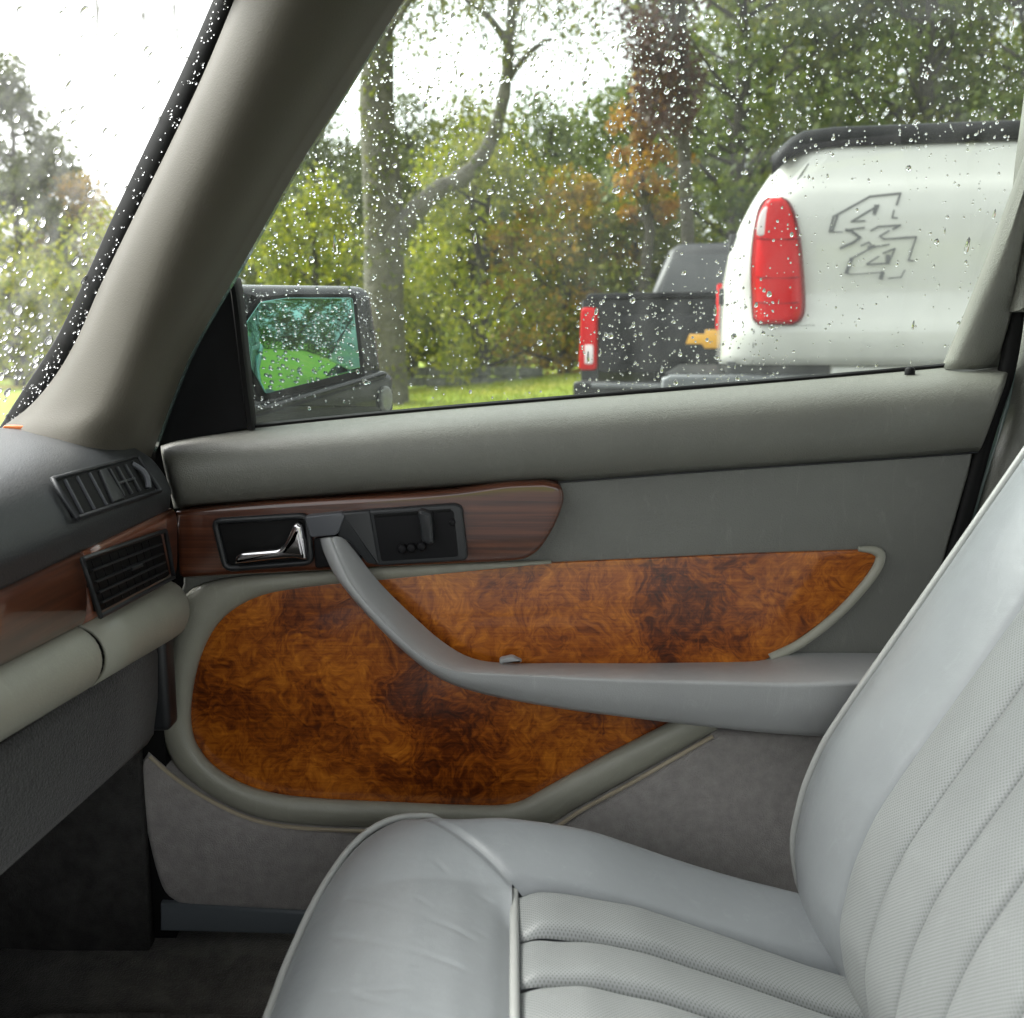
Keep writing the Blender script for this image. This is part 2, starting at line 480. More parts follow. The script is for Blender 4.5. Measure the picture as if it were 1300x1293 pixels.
M['strip_wood'] = zebrano_mat('zebrano_veneer', 'X')
M['dash_wood'] = zebrano_mat('zebrano_dash_veneer', 'Y', 1.7)
M['glass'] = glass_pane('side_glass', film=0.010)
M['wglass'] = glass_pane('windscreen_glass', (0.93, 0.95, 0.93), film=0.045)
M['water'] = water_mat()
M['mirror'] = mat('green_tinted_mirror', (0.17, 0.37, 0.33), 0.02, metal=1.0)
M['mirror_black'] = mat('wet_black_plastic', (0.018, 0.019, 0.021), 0.25, coat=0.4, bump=0.3, bscale=600)
M['orange'] = mat('orange_plastic', (0.75, 0.18, 0.03), 0.4)
M['tan'] = mat('tan_seam', (0.42, 0.36, 0.26), 0.6)

# ================================================================== GROUND
def ground_mat(name, c0, c1, c2, s1, s2, rough=0.95, bump=0.6):
    m = bpy.data.materials.new(name); m.use_nodes = True
    t = m.node_tree; b = t.nodes['Principled BSDF']; L = t.links.new
    tc = t.nodes.new('ShaderNodeTexCoord')
    n = t.nodes.new('ShaderNodeTexNoise'); n.inputs['Scale'].default_value = s1; n.inputs['Detail'].default_value = 10; n.inputs['Roughness'].default_value = 0.7
    n2 = t.nodes.new('ShaderNodeTexNoise'); n2.inputs['Scale'].default_value = s2; n2.inputs['Detail'].default_value = 6
    L(tc.outputs['Object'], n.inputs['Vector']); L(tc.outputs['Object'], n2.inputs['Vector'])
    rp = t.nodes.new('ShaderNodeValToRGB'); e = rp.color_ramp.elements
    e[0].position = 0.35; e[0].color = (*c0, 1); e[1].position = 0.65; e[1].color = (*c1, 1)
    L(n.outputs['Fac'], rp.inputs[0])
    r2 = t.nodes.new('ShaderNodeValToRGB'); r2.color_ramp.elements[0].position = 0.52; r2.color_ramp.elements[1].position = 0.66
    L(n2.outputs['Fac'], r2.inputs[0])
    mx = t.nodes.new('ShaderNodeMix'); mx.data_type = 'RGBA'
    L(r2.outputs[0], mx.inputs[0]); L(rp.outputs[0], mx.inputs[6]); mx.inputs[7].default_value = (*c2, 1)
    L(mx.outputs[2], b.inputs['Base Color']); b.inputs['Roughness'].default_value = rough
    bp = t.nodes.new('ShaderNodeBump'); bp.inputs['Strength'].default_value = bump; bp.inputs['Distance'].default_value = 0.05
    L(n.outputs['Fac'], bp.inputs['Height']); L(bp.outputs[0], b.inputs['Normal'])
    return m
M['lawn'] = ground_mat('wet_lawn', (0.17, 0.25, 0.014), (0.29, 0.36, 0.03), (0.38, 0.33, 0.05), 3.0, 0.35)
M['asphalt'] = ground_mat('wet_asphalt', (0.035, 0.036, 0.038), (0.06, 0.06, 0.062), (0.045, 0.045, 0.05), 8.0, 0.6, rough=0.35, bump=0.2)
def sheet(name, x0, x1, y0, y1, z, m, nx=1, ny=1):
    vs = [(x0 + (x1 - x0) * i / nx, y0 + (y1 - y0) * j / ny, z) for j in range(ny + 1) for i in range(nx + 1)]
    fs = [(j * (nx + 1) + i, j * (nx + 1) + i + 1, (j + 1) * (nx + 1) + i + 1, (j + 1) * (nx + 1) + i) for j in range(ny) for i in range(nx)]
    return mesh_obj(name, vs, fs, m, smooth=False)
def bank(x, y):
    t = min(1.0, max(0.0, (y - 13.5) / 6.0)); t = t * t * (3 - 2 * t)
    return t * min(1.1, max(0.08, 0.15 + 0.10 * (x + 2)))
gx = [-400, -120, -50] + [-30 + 2 * i for i in range(31)] + [50, 120, 400]
gy = [-400, -100, -30, 0, 6, 10, 12.2, 13] + [13.5 + .5 * i for i in range(15)] + [22, 26, 32, 45, 90, 400]
gv = [(x, y, bank(x, y)) for y in gy for x in gx]; nx_ = len(gx)
gf = [(j * nx_ + i, j * nx_ + i + 1, (j + 1) * nx_ + i + 1, (j + 1) * nx_ + i) for j in range(len(gy) - 1) for i in range(nx_ - 1)]
prop(mesh_obj('ground', gv, gf, M['lawn']), kind='structure')
prop(sheet('parking_lot', -9, 4.6, -3, 12.2, 0.004, M['asphalt']), kind='structure')
prop(sheet('added_asphalt', -40, 30, -34, -3, 0.004, M['asphalt']), kind='structure')  # unseen asphalt, added so the door's wood strip doesn't reflect bright lawn

# short grass in front of the wood
rng = np.random.default_rng(4)
def grass_blades(n, x0, x1, y0, y1):
    bx = rng.uniform(x0, x1, n); by = rng.uniform(y0, y1, n)
    h = rng.uniform(0.03, 0.085, n); a = rng.uniform(0, 6.28, n); w_ = rng.uniform(0.006, 0.014, n)
    lx = rng.normal(0, 0.03, n); ly = rng.normal(0, 0.03, n)
    v = np.zeros((n, 3, 3))
    v[:, 0] = np.stack([bx - np.cos(a) * w_, by - np.sin(a) * w_, np.zeros(n)], 1)
    v[:, 1] = np.stack([bx + np.cos(a) * w_, by + np.sin(a) * w_, np.zeros(n)], 1)
    v[:, 2] = np.stack([bx + lx, by + ly, h], 1)
    v[:, :, 2] += np.array([bank(a_, b_) for a_, b_ in zip(bx, by)])[:, None]
    return v.reshape(-1, 3)
def tri_mesh(name, v, k, m, parent=None):
    n = len(v) // k
    me = bpy.data.meshes.new(name)
    me.vertices.add(n * k); me.vertices.foreach_set('co', np.ascontiguousarray(v, dtype=np.float32).ravel())
    me.loops.add(n * k); me.loops.foreach_set('vertex_index', np.arange(n * k, dtype=np.int32))
    me.polygons.add(n); me.polygons.foreach_set('loop_start', np.arange(n, dtype=np.int32) * k)
    me.polygons.foreach_set('loop_total', np.full(n, k, dtype=np.int32))
    me.update(); me.validate(); me.materials.append(m)
    o = bpy.data.objects.new(name, me); COL.objects.link(o)
    if parent is not None: o.parent = parent
    return o
M['blade'] = leaf_mat('grass_blade', [(0.17, 0.24, 0.012), (0.28, 0.36, 0.02), (0.40, 0.39, 0.04), (0.22, 0.30, 0.015)], 0.3)
prop(tri_mesh('grass', grass_blades(60000, -6, 10, 12.3, 22), 3, M['blade']), 'short wet lawn grass in front of the wood', 'grass', kind='stuff')

# ================================================================== TREES
M['bark'] = mat('tree_bark', (0.06, 0.052, 0.040), 0.9, bump2=1.0, b2scale=14, var=0.35, vscale=5)
M['bark_pale'] = mat('pale_lichened_bark', (0.12, 0.11, 0.082), 0.9, bump2=1.0, b2scale=16, var=0.35, vscale=6)
LEAF = {
 'yellowgreen': leaf_mat('leaf_yellow_green', [(0.114, 0.154, 0.011), (0.244, 0.289, 0.018), (0.407, 0.398, 0.025), (0.179, 0.209, 0.014)], .5),
 'olive': leaf_mat('leaf_olive', [(0.081, 0.106, 0.016), (0.163, 0.194, 0.024), (0.253, 0.258, 0.030), (0.114, 0.139, 0.019)], .5),
 'green': leaf_mat('leaf_green', [(0.065, 0.102, 0.019), (0.121, 0.168, 0.029), (0.184, 0.219, 0.035), (0.080, 0.113, 0.023)], .5),
 'greygreen': leaf_mat('leaf_grey_green', [(0.086, 0.103, 0.046), (0.146, 0.171, 0.067), (0.205, 0.231, 0.090)], .5),
 'orange': leaf_mat('leaf_orange', [(0.34, 0.15, 0.012), (0.55, 0.28, 0.025), (0.30, 0.22, 0.02), (0.46, 0.20, 0.015)], .5),
 'copper': leaf_mat('leaf_copper', [(0.05, 0.018, 0.012), (0.10, 0.035, 0.02), (0.075, 0.05, 0.02)], .35),
 'ochre': leaf_mat('leaf_ochre', [(0.190, 0.149, 0.013), (0.348, 0.247, 0.019), (0.475, 0.269, 0.019)], .5),
}
def leaf_cloud(centres, radii, n, size, seed, droop=0.0):
    g = np.random.default_rng(seed)
    k = g.integers(0, len(centres), n)
    c = np.array(centres)[k]; r = np.array(radii)[k]
    d = g.normal(0, 1, (n, 3)); d /= np.linalg.norm(d, axis=1)[:, None]
    rad = g.uniform(0.15, 1.0, n) ** 0.6
    p = c + d * (r * rad[:, None])
    if droop: p[:, 2] -= droop * g.uniform(0, 1, n) ** 2
    s = size * g.uniform(0.6, 1.35, n)
    u = g.normal(0, 1, (n, 3)); u[:, 2] -= 0.6; u /= np.linalg.norm(u, axis=1)[:, None]
    t = g.normal(0, 1, (n, 3)); v = np.cross(u, t); v /= np.linalg.norm(v, axis=1)[:, None] + 1e-9
    q = np.zeros((n, 4, 3))
    q[:, 0] = p; q[:, 1] = p + u * s[:, None] * 0.5 + v * s[:, None] * 0.32
    q[:, 2] = p + u * s[:, None]; q[:, 3] = p + u * s[:, None] * 0.5 - v * s[:, None] * 0.32
    return q.reshape(-1, 3)
def bez(a, b, bend, n=6):
    a, b, bend = Vector(a), Vector(b), Vector(bend)
    m_ = (a + b) / 2 + bend
    return [(1 - t) ** 2 * a + 2 * t * (1 - t) * m_ + t * t * b for t in [i / n for i in range(n + 1)]]
def wood_mesh(name, limbs, m, parent, seg=7):
    vs, fs = [], []
    for path, rads in limbs:
        prev = None; base = len(vs)
        for i, p in enumerate(path):
            p = Vector(p)
            t = (Vector(path[min(i + 1, len(path) - 1)]) - Vector(path[max(i - 1, 0)])).normalized()
            ref = prev if prev is not None else (Vector((1, 0, 0)) if abs(t.x) < 0.9 else Vector((0, 1, 0)))
            u = (ref - t * ref.dot(t)).normalized(); prev = u; v = t.cross(u)
            for k in range(seg):
                an = 2 * math.pi * k / seg
                vs.append(p + (u * math.cos(an) + v * math.sin(an)) * rads[i])
        for i in range(len(path) - 1):
            for k in range(seg):
                a = base + i * seg + k; b = base + i * seg + (k + 1) % seg
                fs.append((a, b, b + seg, a + seg))
    return mesh_obj(name, vs, fs, m, parent, True, local=True)
def tree(name, label, group, px, Y, height, crown_lo, width, leaf, seed, n=6000, size=0.13, trunk_r=0.14, clumps=26, dense=0.85, droop=0.0, bark='bark', squash=1.0, x=None):
    rnd = random.Random(seed)
    if x is None: x = (px - 650.0) / FPX * Y
    t = thing(name, label, 'tree', (x, Y, bank(x, Y) - .03), group)
    limbs = []
    top = height * 0.92
    tp = [Vector((rnd.uniform(-.1, .1) * i * 0.35, rnd.uniform(-.1, .1) * i * 0.35, top * i / 6)) for i in range(7)]
    limbs.append((tp, [trunk_r * (1.15 - 0.16 * i) for i in range(7)]))
    cs, rs = [], []
    for i in range(clumps):
        f = (i + rnd.random()) / clumps
        z = crown_lo + (height - crown_lo) * f
        prof = math.sin(math.pi * min(1, 0.18 + 0.82 * f)) ** 0.6
        ang = i * 2.4 + rnd.uniform(-.5, .5)
        rr = width * 0.5 * prof * rnd.uniform(0.35, 1.0)
        c = Vector((math.cos(ang) * rr, math.sin(ang) * rr * squash, z + rnd.uniform(-.3, .3)))
        b0 = tp[0].lerp(tp[6], max(0.08, min(0.95, (z - rr * 0.7) / top)))
        limbs.append((bez(b0, c, (0, 0, -0.12 * rr), 4), [trunk_r * 0.32 * (1 - 0.2 * k) for k in range(5)]))
        cs.append(c)
        q = width * rnd.uniform(0.13, 0.24) * dense
        rs.append((q, q * squash, q * rnd.uniform(0.7, 1.15)))
    wood_mesh('trunk', limbs, M[bark], t)
    tri_mesh('crown', leaf_cloud(cs, rs, n, size, seed, droop), 4, LEAF[leaf], t)
    return t

G1 = 'trees at the edge of the wood'
TREES = [
 # name, label, px, Y, height, crown_lo, width, leaf, n, size
 ('bushy_tree', 'broad yellow-green bushy tree behind the lawn, just right of the big trunk', 610, 20.5, 4.9, 0.3, 4.4, 'yellowgreen', 9500, .12),
 ('bushy_tree', 'yellow-green bush left of the big trunk, above the wing mirror', 410, 20.5, 4.1, 0.3, 3.9, 'yellowgreen', 7500, .12),
 ('bushy_tree', 'ochre-tinged bush between the broad yellow bush and the black truck', 715, 21.0, 4.0, 0.2, 3.4, 'ochre', 6500, .12),
 ('bushy_tree', 'olive bush low behind the black truck', 800, 20.5, 3.4, 0.2, 3.2, 'olive', 6500, .12),
 ('autumn_tree', 'small orange autumn tree above the black truck', 815, 19.5, 5.7, 3.0, 1.5, 'orange', 3800, .11),
 ('wood_tree', 'dark olive tree under the branch, behind the broad yellow bush', 600, 29, 7.4, 1.2, 5.2, 'olive', 8000, .15),
 ('wood_tree', 'grey-green tree behind the fork of the big trunk', 520, 30, 7.6, 1.0, 4.6, 'greygreen', 7500, .15),
 ('wood_tree', 'dark green tree behind the orange autumn tree', 790, 28, 7.2, 0.8, 4.8, 'green', 8500, .15),
 ('wood_tree', 'olive tree in the back row between two darker trees', 690, 30, 7.4, 1.0, 4.8, 'green', 8000, .15),
 ('wood_tree', 'grey-green tree in the back row beside the pillar', 415, 30, 7.6, 0.8, 4.2, 'greygreen', 6500, .15),
 ('tall_tree', 'tall dense green tree above the cab of the black truck', 925, 21.5, 11.5, 0.6, 5.2, 'green', 15000, .17),
 ('tall_tree', 'tall olive tree behind the white truck, left of its decal', 1040, 22.5, 12.5, 0.8, 5.4, 'olive', 15000, .17),
 ('tall_tree', 'tall green tree behind the white truck, above its decal', 1150, 20.5, 12, 0.8, 5.2, 'green', 15000, .17),
 ('tall_tree', 'tall olive tree at the right edge of the view', 1270, 22, 12.5, 0.8, 5.6, 'olive', 15000, .17),
 ('wood_tree', 'dark tree deep in the wood behind the tall green tree', 985, 31, 12.5, 1.0, 6.0, 'green', 7000, .17),
 ('wood_tree', 'dark tree deep in the wood far right', 1215, 31, 13, 1.0, 6.5, 'green', 6500, .17),
 ('narrow_tree', 'pale narrow tree far left through the windscreen', 42, 30, 9.0, 0.8, 3.6, 'greygreen', 11000, .16),
 ('wood_tree', 'grey-green tree at the very left edge of the windscreen view', -25, 32, 9.2, 0.6, 4.4, 'greygreen', 8000, .17),
 ('wood_tree', 'low grey-green tree beside the pale narrow tree in the windscreen', 95, 33, 7.2, 0.6, 3.8, 'greygreen', 8000, .17),
 ('bushy_tree', 'yellow-green bush low through the windscreen, beside the pillar', 160, 24, 3.6, 0.2, 4.2, 'yellowgreen', 7000, .13),
 ('bushy_tree', 'yellow-green bush at the left edge through the windscreen', 30, 25, 3.5, 0.2, 4.6, 'yellowgreen', 7000, .13),
 ('wood_tree', 'pale tree in the middle of the windscreen view', 120, 32, 5.9, 0.6, 4.2, 'ochre', 6000, .15),
 ('wood_tree', 'olive tree hidden mostly by the windscreen pillar', 270, 30, 6.8, 0.6, 4.6, 'olive', 6000, .15),
]
for k, (px, h, lf) in enumerate([(330, 7.5, 'olive'), (395, 8.2, 'green'), (460, 8, 'olive'), (525, 8.4, 'green'), (590, 8.0, 'olive'), (655, 8.4, 'green'), (720, 8, 'olive'), (785, 8.6, 'olive'), (850, 10, 'green'), (915, 15, 'olive'), (985, 16, 'green'), (1060, 17, 'olive'), (1140, 17, 'green'), (1220, 17, 'olive'), (1300, 17, 'green')]):
    TREES.append(('far_tree', 'tree in the farthest row of the wood, %s from the left' % ('first second third fourth fifth sixth seventh eighth ninth tenth eleventh twelfth thirteenth fourteenth fifteenth'.split()[k]), px, 38 + (k % 3), h, 0.2, 6.0, lf, 5200, .30))
for i, (nm, lb, px, Y, h, lo, wd, lf, n, s) in enumerate(TREES):
    tree(nm, lb, G1, px, Y, h, lo, wd, lf, 100 + i, n, s, trunk_r=0.10 + 0.008 * h, clumps=60 if nm == 'tall_tree' else 40 if h > 6 else 30)
# behind the car on its right side: what the wing mirror shows
for i, (x, y, h, lf, lb) in enumerate([(29, -4.0, 8, 'green', 'dark green tree behind the car, leftmost in the wing mirror'), (31, .5, 8, 'olive', 'olive tree behind the car, left of centre in the wing mirror'),
                                   (30, 5, 9, 'green', 'green tree behind the car, in the middle of the wing mirror'), (33, 9.5, 10, 'olive', 'olive tree behind the car, right of centre in the wing mirror'),
                                   (30, 14.5, 9, 'green', 'green tree behind the car, rightmost in the wing mirror')]):
    tree('wood_tree', lb, 'trees behind the car', 0, y, h, 0.2, 7.0, lf, 300 + i, 6500, .26, trunk_r=.2, clumps=40, x=x)

# the big trunk with its fork and drooping sparse crown
bx, bY = (488 - 650) / FPX * 16.8, 16.8
bt = thing('forked_tree', 'big pale forked trunk with drooping twigs standing on the lawn behind the wing mirror', 'tree', (bx, bY, 0), 'trees at the edge of the wood')
def T(px, py, dy=0.0):
    return P(px, py, bY + dy) - Vector((bx, bY, 0))
def rr(a, b, n): return [a + (b - a) * i / (n - 1) for i in range(n)]
limbs = []
tr_path = [Vector((0.02, 0, -0.05)), T(489, 460), T(487, 380), T(488, 300), T(484, 220), T(478, 130), T(480, 40), T(492, -60), T(500, -160)]
limbs.append((tr_path, [.42, .35, .33, .33, .31, .28, .25, .2, .15]))
fork = [Vector(c) for c in cr([T(492, 330), T(512, 288), T(550, 246), T(592, 222), T(622, 182), T(640, 120), T(648, 40), T(655, -60), T(668, -160)], 4)]
limbs.append((fork, [v * (1 + .12 * math.sin(i * 2.3)) for i, v in enumerate(rr(.18, .05, len(fork)))]))
fork2 = [Vector(c) for c in cr([T(480, 60), T(440, -10), T(410, -90)], 4)]
limbs.append((fork2, rr(.14, .08, len(fork2))))
for a, b in (((652, 10), (720, -70)), ((640, 110), (700, 50)), ((646, 60), (590, 0)), ((655, -60), (560, -140)), ((668, -150), (790, -230)), ((484, 60), (545, -20)), ((410, -90), (300, -160)), ((410, -90), (200, -200)), ((500, -160), (450, -260))):
    limbs.append((bez(T(*a), T(*b, random.uniform(-.6, .6)), (0, 0, .25), 5), rr(.07, .03, 6)))
# drooping twigs
rd = random.Random(8)
cl, clr = [], []
for px0, py0, ln, k in [(560, -30, 90, 10), (620, -60, 110, 12), (700, -40, 110, 12), (760, -80, 130, 12), (520, -60, 80, 6), (240, -60, 170, 15), (170, -70, 170, 9), (300, -60, 120, 7)]:
    for q in range(k):
        sx, sy = px0 + rd.uniform(-55, 55), py0 + rd.uniform(-40, 30)
        dy = rd.uniform(-1.2, 1.2)
        L_ = ln * rd.uniform(.5, 1.15)
        e = (sx + rd.uniform(-22, 22), sy + L_)
        limbs.append((bez(T(sx, sy, dy), T(*e, dy), (rd.uniform(-.25, .25), 0, .1), 5), rr(.016, .006, 6)))
        if px0 > 400:
            for f in (0.0, 0.3, .6, .9):
                cl.append(T(sx + (e[0] - sx) * f, sy + L_ * f, dy)); clr.append((.26, .26, .30))
for k in range(60):
    f = rd.random(); i0 = min(int(f * 8), 7); q = tr_path[i0].lerp(tr_path[i0 + 1], f * 8 - i0)
    cl.append(q + Vector((rd.uniform(-.25, .25), -.25, 0))); clr.append((.22, .12, .35))
for k in range(40):
    q = fork[rd.randrange(len(fork))]; cl.append(q + Vector((0, -.1, -.05))); clr.append((.25, .15, .28))
wood_mesh('trunk', limbs, M['bark_pale'], bt, 8)
tri_mesh('crown', leaf_cloud(cl, clr, 3600, .10, 77, .2), 4, LEAF['olive'], bt)

# copper-leaved tree hanging in from above
cx_, cY = (880 - 650) / FPX * 15.5, 15.5
ct = thing('copper_tree', 'dark copper-leaved tree hanging down above the black truck', 'tree', (cx_, cY, 0), 'trees at the edge of the wood')
def T2(px, py, dy=0.0): return P(px, py, cY + dy) - Vector((cx_, cY, 0))
limbs = [([Vector((0, 0, -.05)), T2(877, 400), T2(872, 280), T2(868, 180), T2(866, 60), T2(860, -60), T2(850, -180)], [.12, .11, .10, .10, .09, .08, .06])]
cl, clr = [], []
for q in range(40):
    sx, sy = 850 + rd.gauss(0, 34), rd.uniform(-150, 150)
    dy = rd.uniform(-.9, .9)
    if sy > 60: sx = 850 + rd.gauss(0, 18)
    limbs.append((bez(T2(866, sy - 60), T2(sx, sy, dy), (0, 0, .1), 4), rr(.03, .01, 5)))
    cl.append(T2(sx, sy, dy)); clr.append((.28, .3, .36))
wood_mesh('trunk', limbs, M['bark'], ct)
tri_mesh('crown', leaf_cloud(cl, clr, 4200, .10, 78, .25), 4, LEAF['copper'], ct)

# low wall at the back of the lawn
M['stone'] = mat('weathered_stone', (0.13, 0.135, 0.12), 0.9, bump2=0.9, b2scale=9, var=0.35, vscale=3)
wl = thing('stone_wall', 'low weathered grey stone wall at the back of the lawn', 'wall', ((610 - 650) / FPX * 20.2, 20.2, bank(-.5, 20.2) - .05))
rs_ = random.Random(3)
for row in range(2):
    x = -1.45 + row * .12
    while x < 1.2:
        lw = rs_.uniform(.3, .55)
        box('stone', (x, -.16 + rs_.uniform(-.03, .03), row * .20 + .01), (x + lw - .02, .16, row * .20 + .19 + rs_.uniform(-.015, .01)), M['stone'], wl, bevel=.03, local=True)
        x += lw

# ================================================================== WHITE PICKUP
M['white_paint'] = mat('white_paint', (0.55, 0.545, 0.51), 0.22, coat=0.7, var=0.03, vscale=3)
M['black_paint'] = mat('black_paint', (0.006, 0.006, 0.008), 0.4, coat=0.15, spec=0.3)
M['red_lens'] = mat('red_lens', (0.56, 0.0, 0.003), 0.2, coat=0.08, spec=0.2)
M['red_dark'] = mat('dark_red_lens', (0.16, 0.006, 0.012), 0.15, coat=1.0)
M['clear_lens'] = mat('clear_lens', (0.75, 0.66, 0.66), 0.12, coat=1.0)
M['tyre'] = mat('tyre_rubber', (0.015, 0.015, 0.015), 0.8)
M['steel'] = mat('grey_steel', (0.16, 0.165, 0.17), 0.35, metal=0.4)
M['cover'] = mat('grey_tonneau', (0.05, 0.05, 0.053), 0.35)
M['truck_glass'] = mat('truck_glass', (0.05, 0.055, 0.06), 0.05, coat=1.0)
M['gold'] = mat('gold_emblem', (0.72, 0.36, 0.03), 0.3, coat=0.5)
M['decal'] = mat('grey_decal', (0.13, 0.13, 0.13), 0.5)
TPHI = R(11)
WT = P(915, 470, 3.42); WT.z = 0
wt = thing('white_pickup', 'white pickup truck with a 4x4 decal, parked close outside the window', 'truck', tuple(WT))
hd = Vector((math.cos(TPHI), -math.sin(TPHI), 0))        # forward
sdv = Vector((-math.sin(TPHI), -math.cos(TPHI), 0))      # towards our car
def W(u, v, z): return WT + hd * u + sdv * v + Vector((0, 0, z))
# side skin: the rear corner rounds away from us and leans forward at the top
def lean(z): return 0.0 if z < 1.26 else 0.20 * ((z - 1.26) / .44) ** 1.7
prof = [(-.05, .985), (-.015, .992), (0.0, 1.02), (0.006, 1.08), (0.002, 1.13), (-.014, 1.165), (-.010, 1.25), (-.004, 1.36), (.002, 1.46), (.0, 1.53), (-.012, 1.565), (-.034, 1.60), (-.045, 1.66), (-.06, 1.69), (-.10, 1.705)]
rows = []
for v0 in (1.9, .6):      # tailgate side running away from us
    rows.append([W(0 + lean(z), -v0 + v * .3, z) for v, z in prof])
for k in range(11):
    a = k / 10 * math.pi / 2
    rows.append([W((.15 - .15 * math.cos(a)) + lean(z), -(.15 - .15 * math.sin(a)) + v, z) for v, z in prof])
for u in (.3, .45, .7, 1.0, 1.5, 2.05):
    rows.append([W(max(u, .15 + lean(z)) if u < .4 else u, v, z) for v, z in prof])
body = loft('bed', rows, M['white_paint'], wt, thick=0.004)
# lower closing panels and bed floor so the body is a volume
slab_plane('bed_floor', [W(.02, -.05, 1.0), W(2.05, -.05, 1.0), W(2.05, -1.85, 1.0), W(.02, -1.85, 1.0)], (0, 0, 1), .06, .005, M['cover'], wt)
# black rail cap over the bed with the grey soft cover
capr = []
for u0, dz in [(.165, -.085), (.195, -.055), (.225, -.028), (.265, -.008), (.34, .0), (.6, .0), (1.2, .0), (2.05, .0)]:
    zt = 1.715 + dz
    ofs = [(-.050, -.022), (-.040, .004), (-.050, .030), (-.085, .042), (-.20, .046)]
    capr.append([W(u0 - (0.02 if dz < 0 else 0), v, zt + z) for v, z in ofs])
loft('rail_cap', capr, M['black'], wt, thick=.006)
cov = slab_plane('tonneau_cover', [W(.28, -.10, 1.752), W(2.05, -.10, 1.752), W(2.05, -1.8, 1.752), W(.28, -1.8, 1.752)], (0, 0, 1), .03, .008, M['cover'], wt)
# tail lamp: wraps the corner
def corner_pt(s, z, out=0.012):
    """s metres round the rear corner: s<0 rear face, 0..0.236 corner arc, beyond side"""
    vp = np.interp(z, [p[1] for p in prof], [p[0] for p in prof])
    arc = .15 * math.pi / 2
    if s > arc: u, v, nu, nv = .15 + (s - arc), 0.0, 0, 1
    else:
        a = s / .15
        u, v, nu, nv = .15 - .15 * math.cos(a), -(.15 - .15 * math.sin(a)), -math.cos(a), math.sin(a)
    return W(u + lean(z) + nu * out, v + vp + nv * out, z)
LP0 = W(0, .030, 0)
def on_side(pts, o=0.0): return [onplane(x, y, LP0 + sdv * o, sdv) for x, y in pts]
LPT = [(251, 979, 990), (256, 971, 999), (266, 965, 1005), (282, 961, 1010), (310, 957, 1015), (345, 955, 1018), (380, 956, 1020), (398, 957, 1019), (407, 959, 1014), (412, 965, 1005)]
lrows = []
LQ = cr(LPT, 4)
for i, (y, x0, x1) in enumerate(LQ):
    ed = min(1.0, min(i, len(LQ) - 1 - i) / 5.0); ke = math.sqrt(max(0, 1 - (1 - ed) ** 2))
    lrows.append([on_side([(x0 + (x1 - x0) * j / 12, y)], -.026 + .030 * ke * (1 - abs(j / 6 - 1) ** 4))[0] for j in range(13)])
lamp = loft('tail_lamp', lrows, M['red_lens'], wt, thick=.003)
for yl in (303, 352, 384):
    tube('lens_rib', [on_side([(x, yl + 1.5 * math.sin((x - 958) / 58 * 3.1))], .004 * (1 - abs((x - 987) / 30) ** 4))[0] for x in np.linspace(960, 1014, 10)], .0022, M['red_dark'], lamp, 5)
tube('lamp_gasket', [on_side([q_], -.018)[0] for q_ in [(x1 + 1.5, y) for y, x0, x1 in LQ] + [(x0 - 1.5, y) for y, x0, x1 in reversed(LQ)]], .004, M['red_dark'], lamp, 6)
slab_plane('reversing_lens', on_side(cr([(961, 298), (964, 275), (973, 262), (981, 270), (980, 292), (972, 298)], 3, True), .002), sdv, .008, .003, M['clear_lens'], lamp)
# lamp on the far corner, just showing past the bed
slab_plane('tail_lamp', [W(-.012, -1.72, 1.13), W(-.012, -1.9, 1.13), W(-.012, -1.9, 1.36), W(-.012, -1.75, 1.36)], tuple(-hd), .04, .01, M['red_lens'], wt)
# tailgate hinges / handle edge marks seen on the corner
for z in (1.22, 1.40):
    q = corner_pt(.03, z, .004)
    box('latch', tuple(q - Vector((.012, .006, .028))), tuple(q + Vector((.012, .006, .028))), M['cover'], wt, bevel=.004)
tube('panel_gap', [corner_pt(.19, z, .001) for z in np.linspace(1.0, 1.64, 14)], .0022, M['rubber'], wt, 5)
tube('panel_gap', [W(u, .0035, 1.118) for u in np.linspace(.17, .30, 5)], .002, M['rubber'], wt, 5)
# rear bumper
bumper = slab_plane('bumper', [p for p in (W(-.20, -.02, .86), W(.34, -.02, .86), W(.34, -.02, .955), W(-.17, -.02, .955), W(-.20, -.02, .94))], tuple(sdv), 1.85, .015, M['steel'], wt)
slab_plane('step_pad', [W(-.19, -.03, .958), W(.03, -.03, .958), W(.03, -1.8, .958), W(-.19, -1.8, .958)], (0, 0, 1), .012, .004, M['black'], bumper)
# cab and wheels
cab_prof = [(2.12, .75), (2.12, 1.62), (2.22, 2.05), (2.5, 2.13), (4.0, 2.13), (4.5, 1.70), (6.0, 1.62), (6.1, 1.0), (6.05, .75)]
slab_plane('cab', [W(u, -.02, z) for u, z in round_poly(cab_prof, .12, 4)], tuple(sdv), 1.88, .05, M['white_paint'], wt)
for u0, u1 in ((2.35, 3.1), (3.22, 4.3)):
    slab_plane('side_window', [W(u, -.014, z) for u, z in round_poly([(u0, 1.62), (u1, 1.62), (u1 - (.30 if u1 > 4 else .03), 2.03), (u0 + .06, 2.03)], .04, 3)], tuple(sdv), .02, .003, M['truck_glass'], wt)
slab_plane('bed_lower', [W(u, -.03, z) for u, z in [(.36, .70), (.62, .70), (.66, .92), (.66, .99), (.36, .99)]], tuple(sdv), 1.8, .02, M['white_paint'], wt)
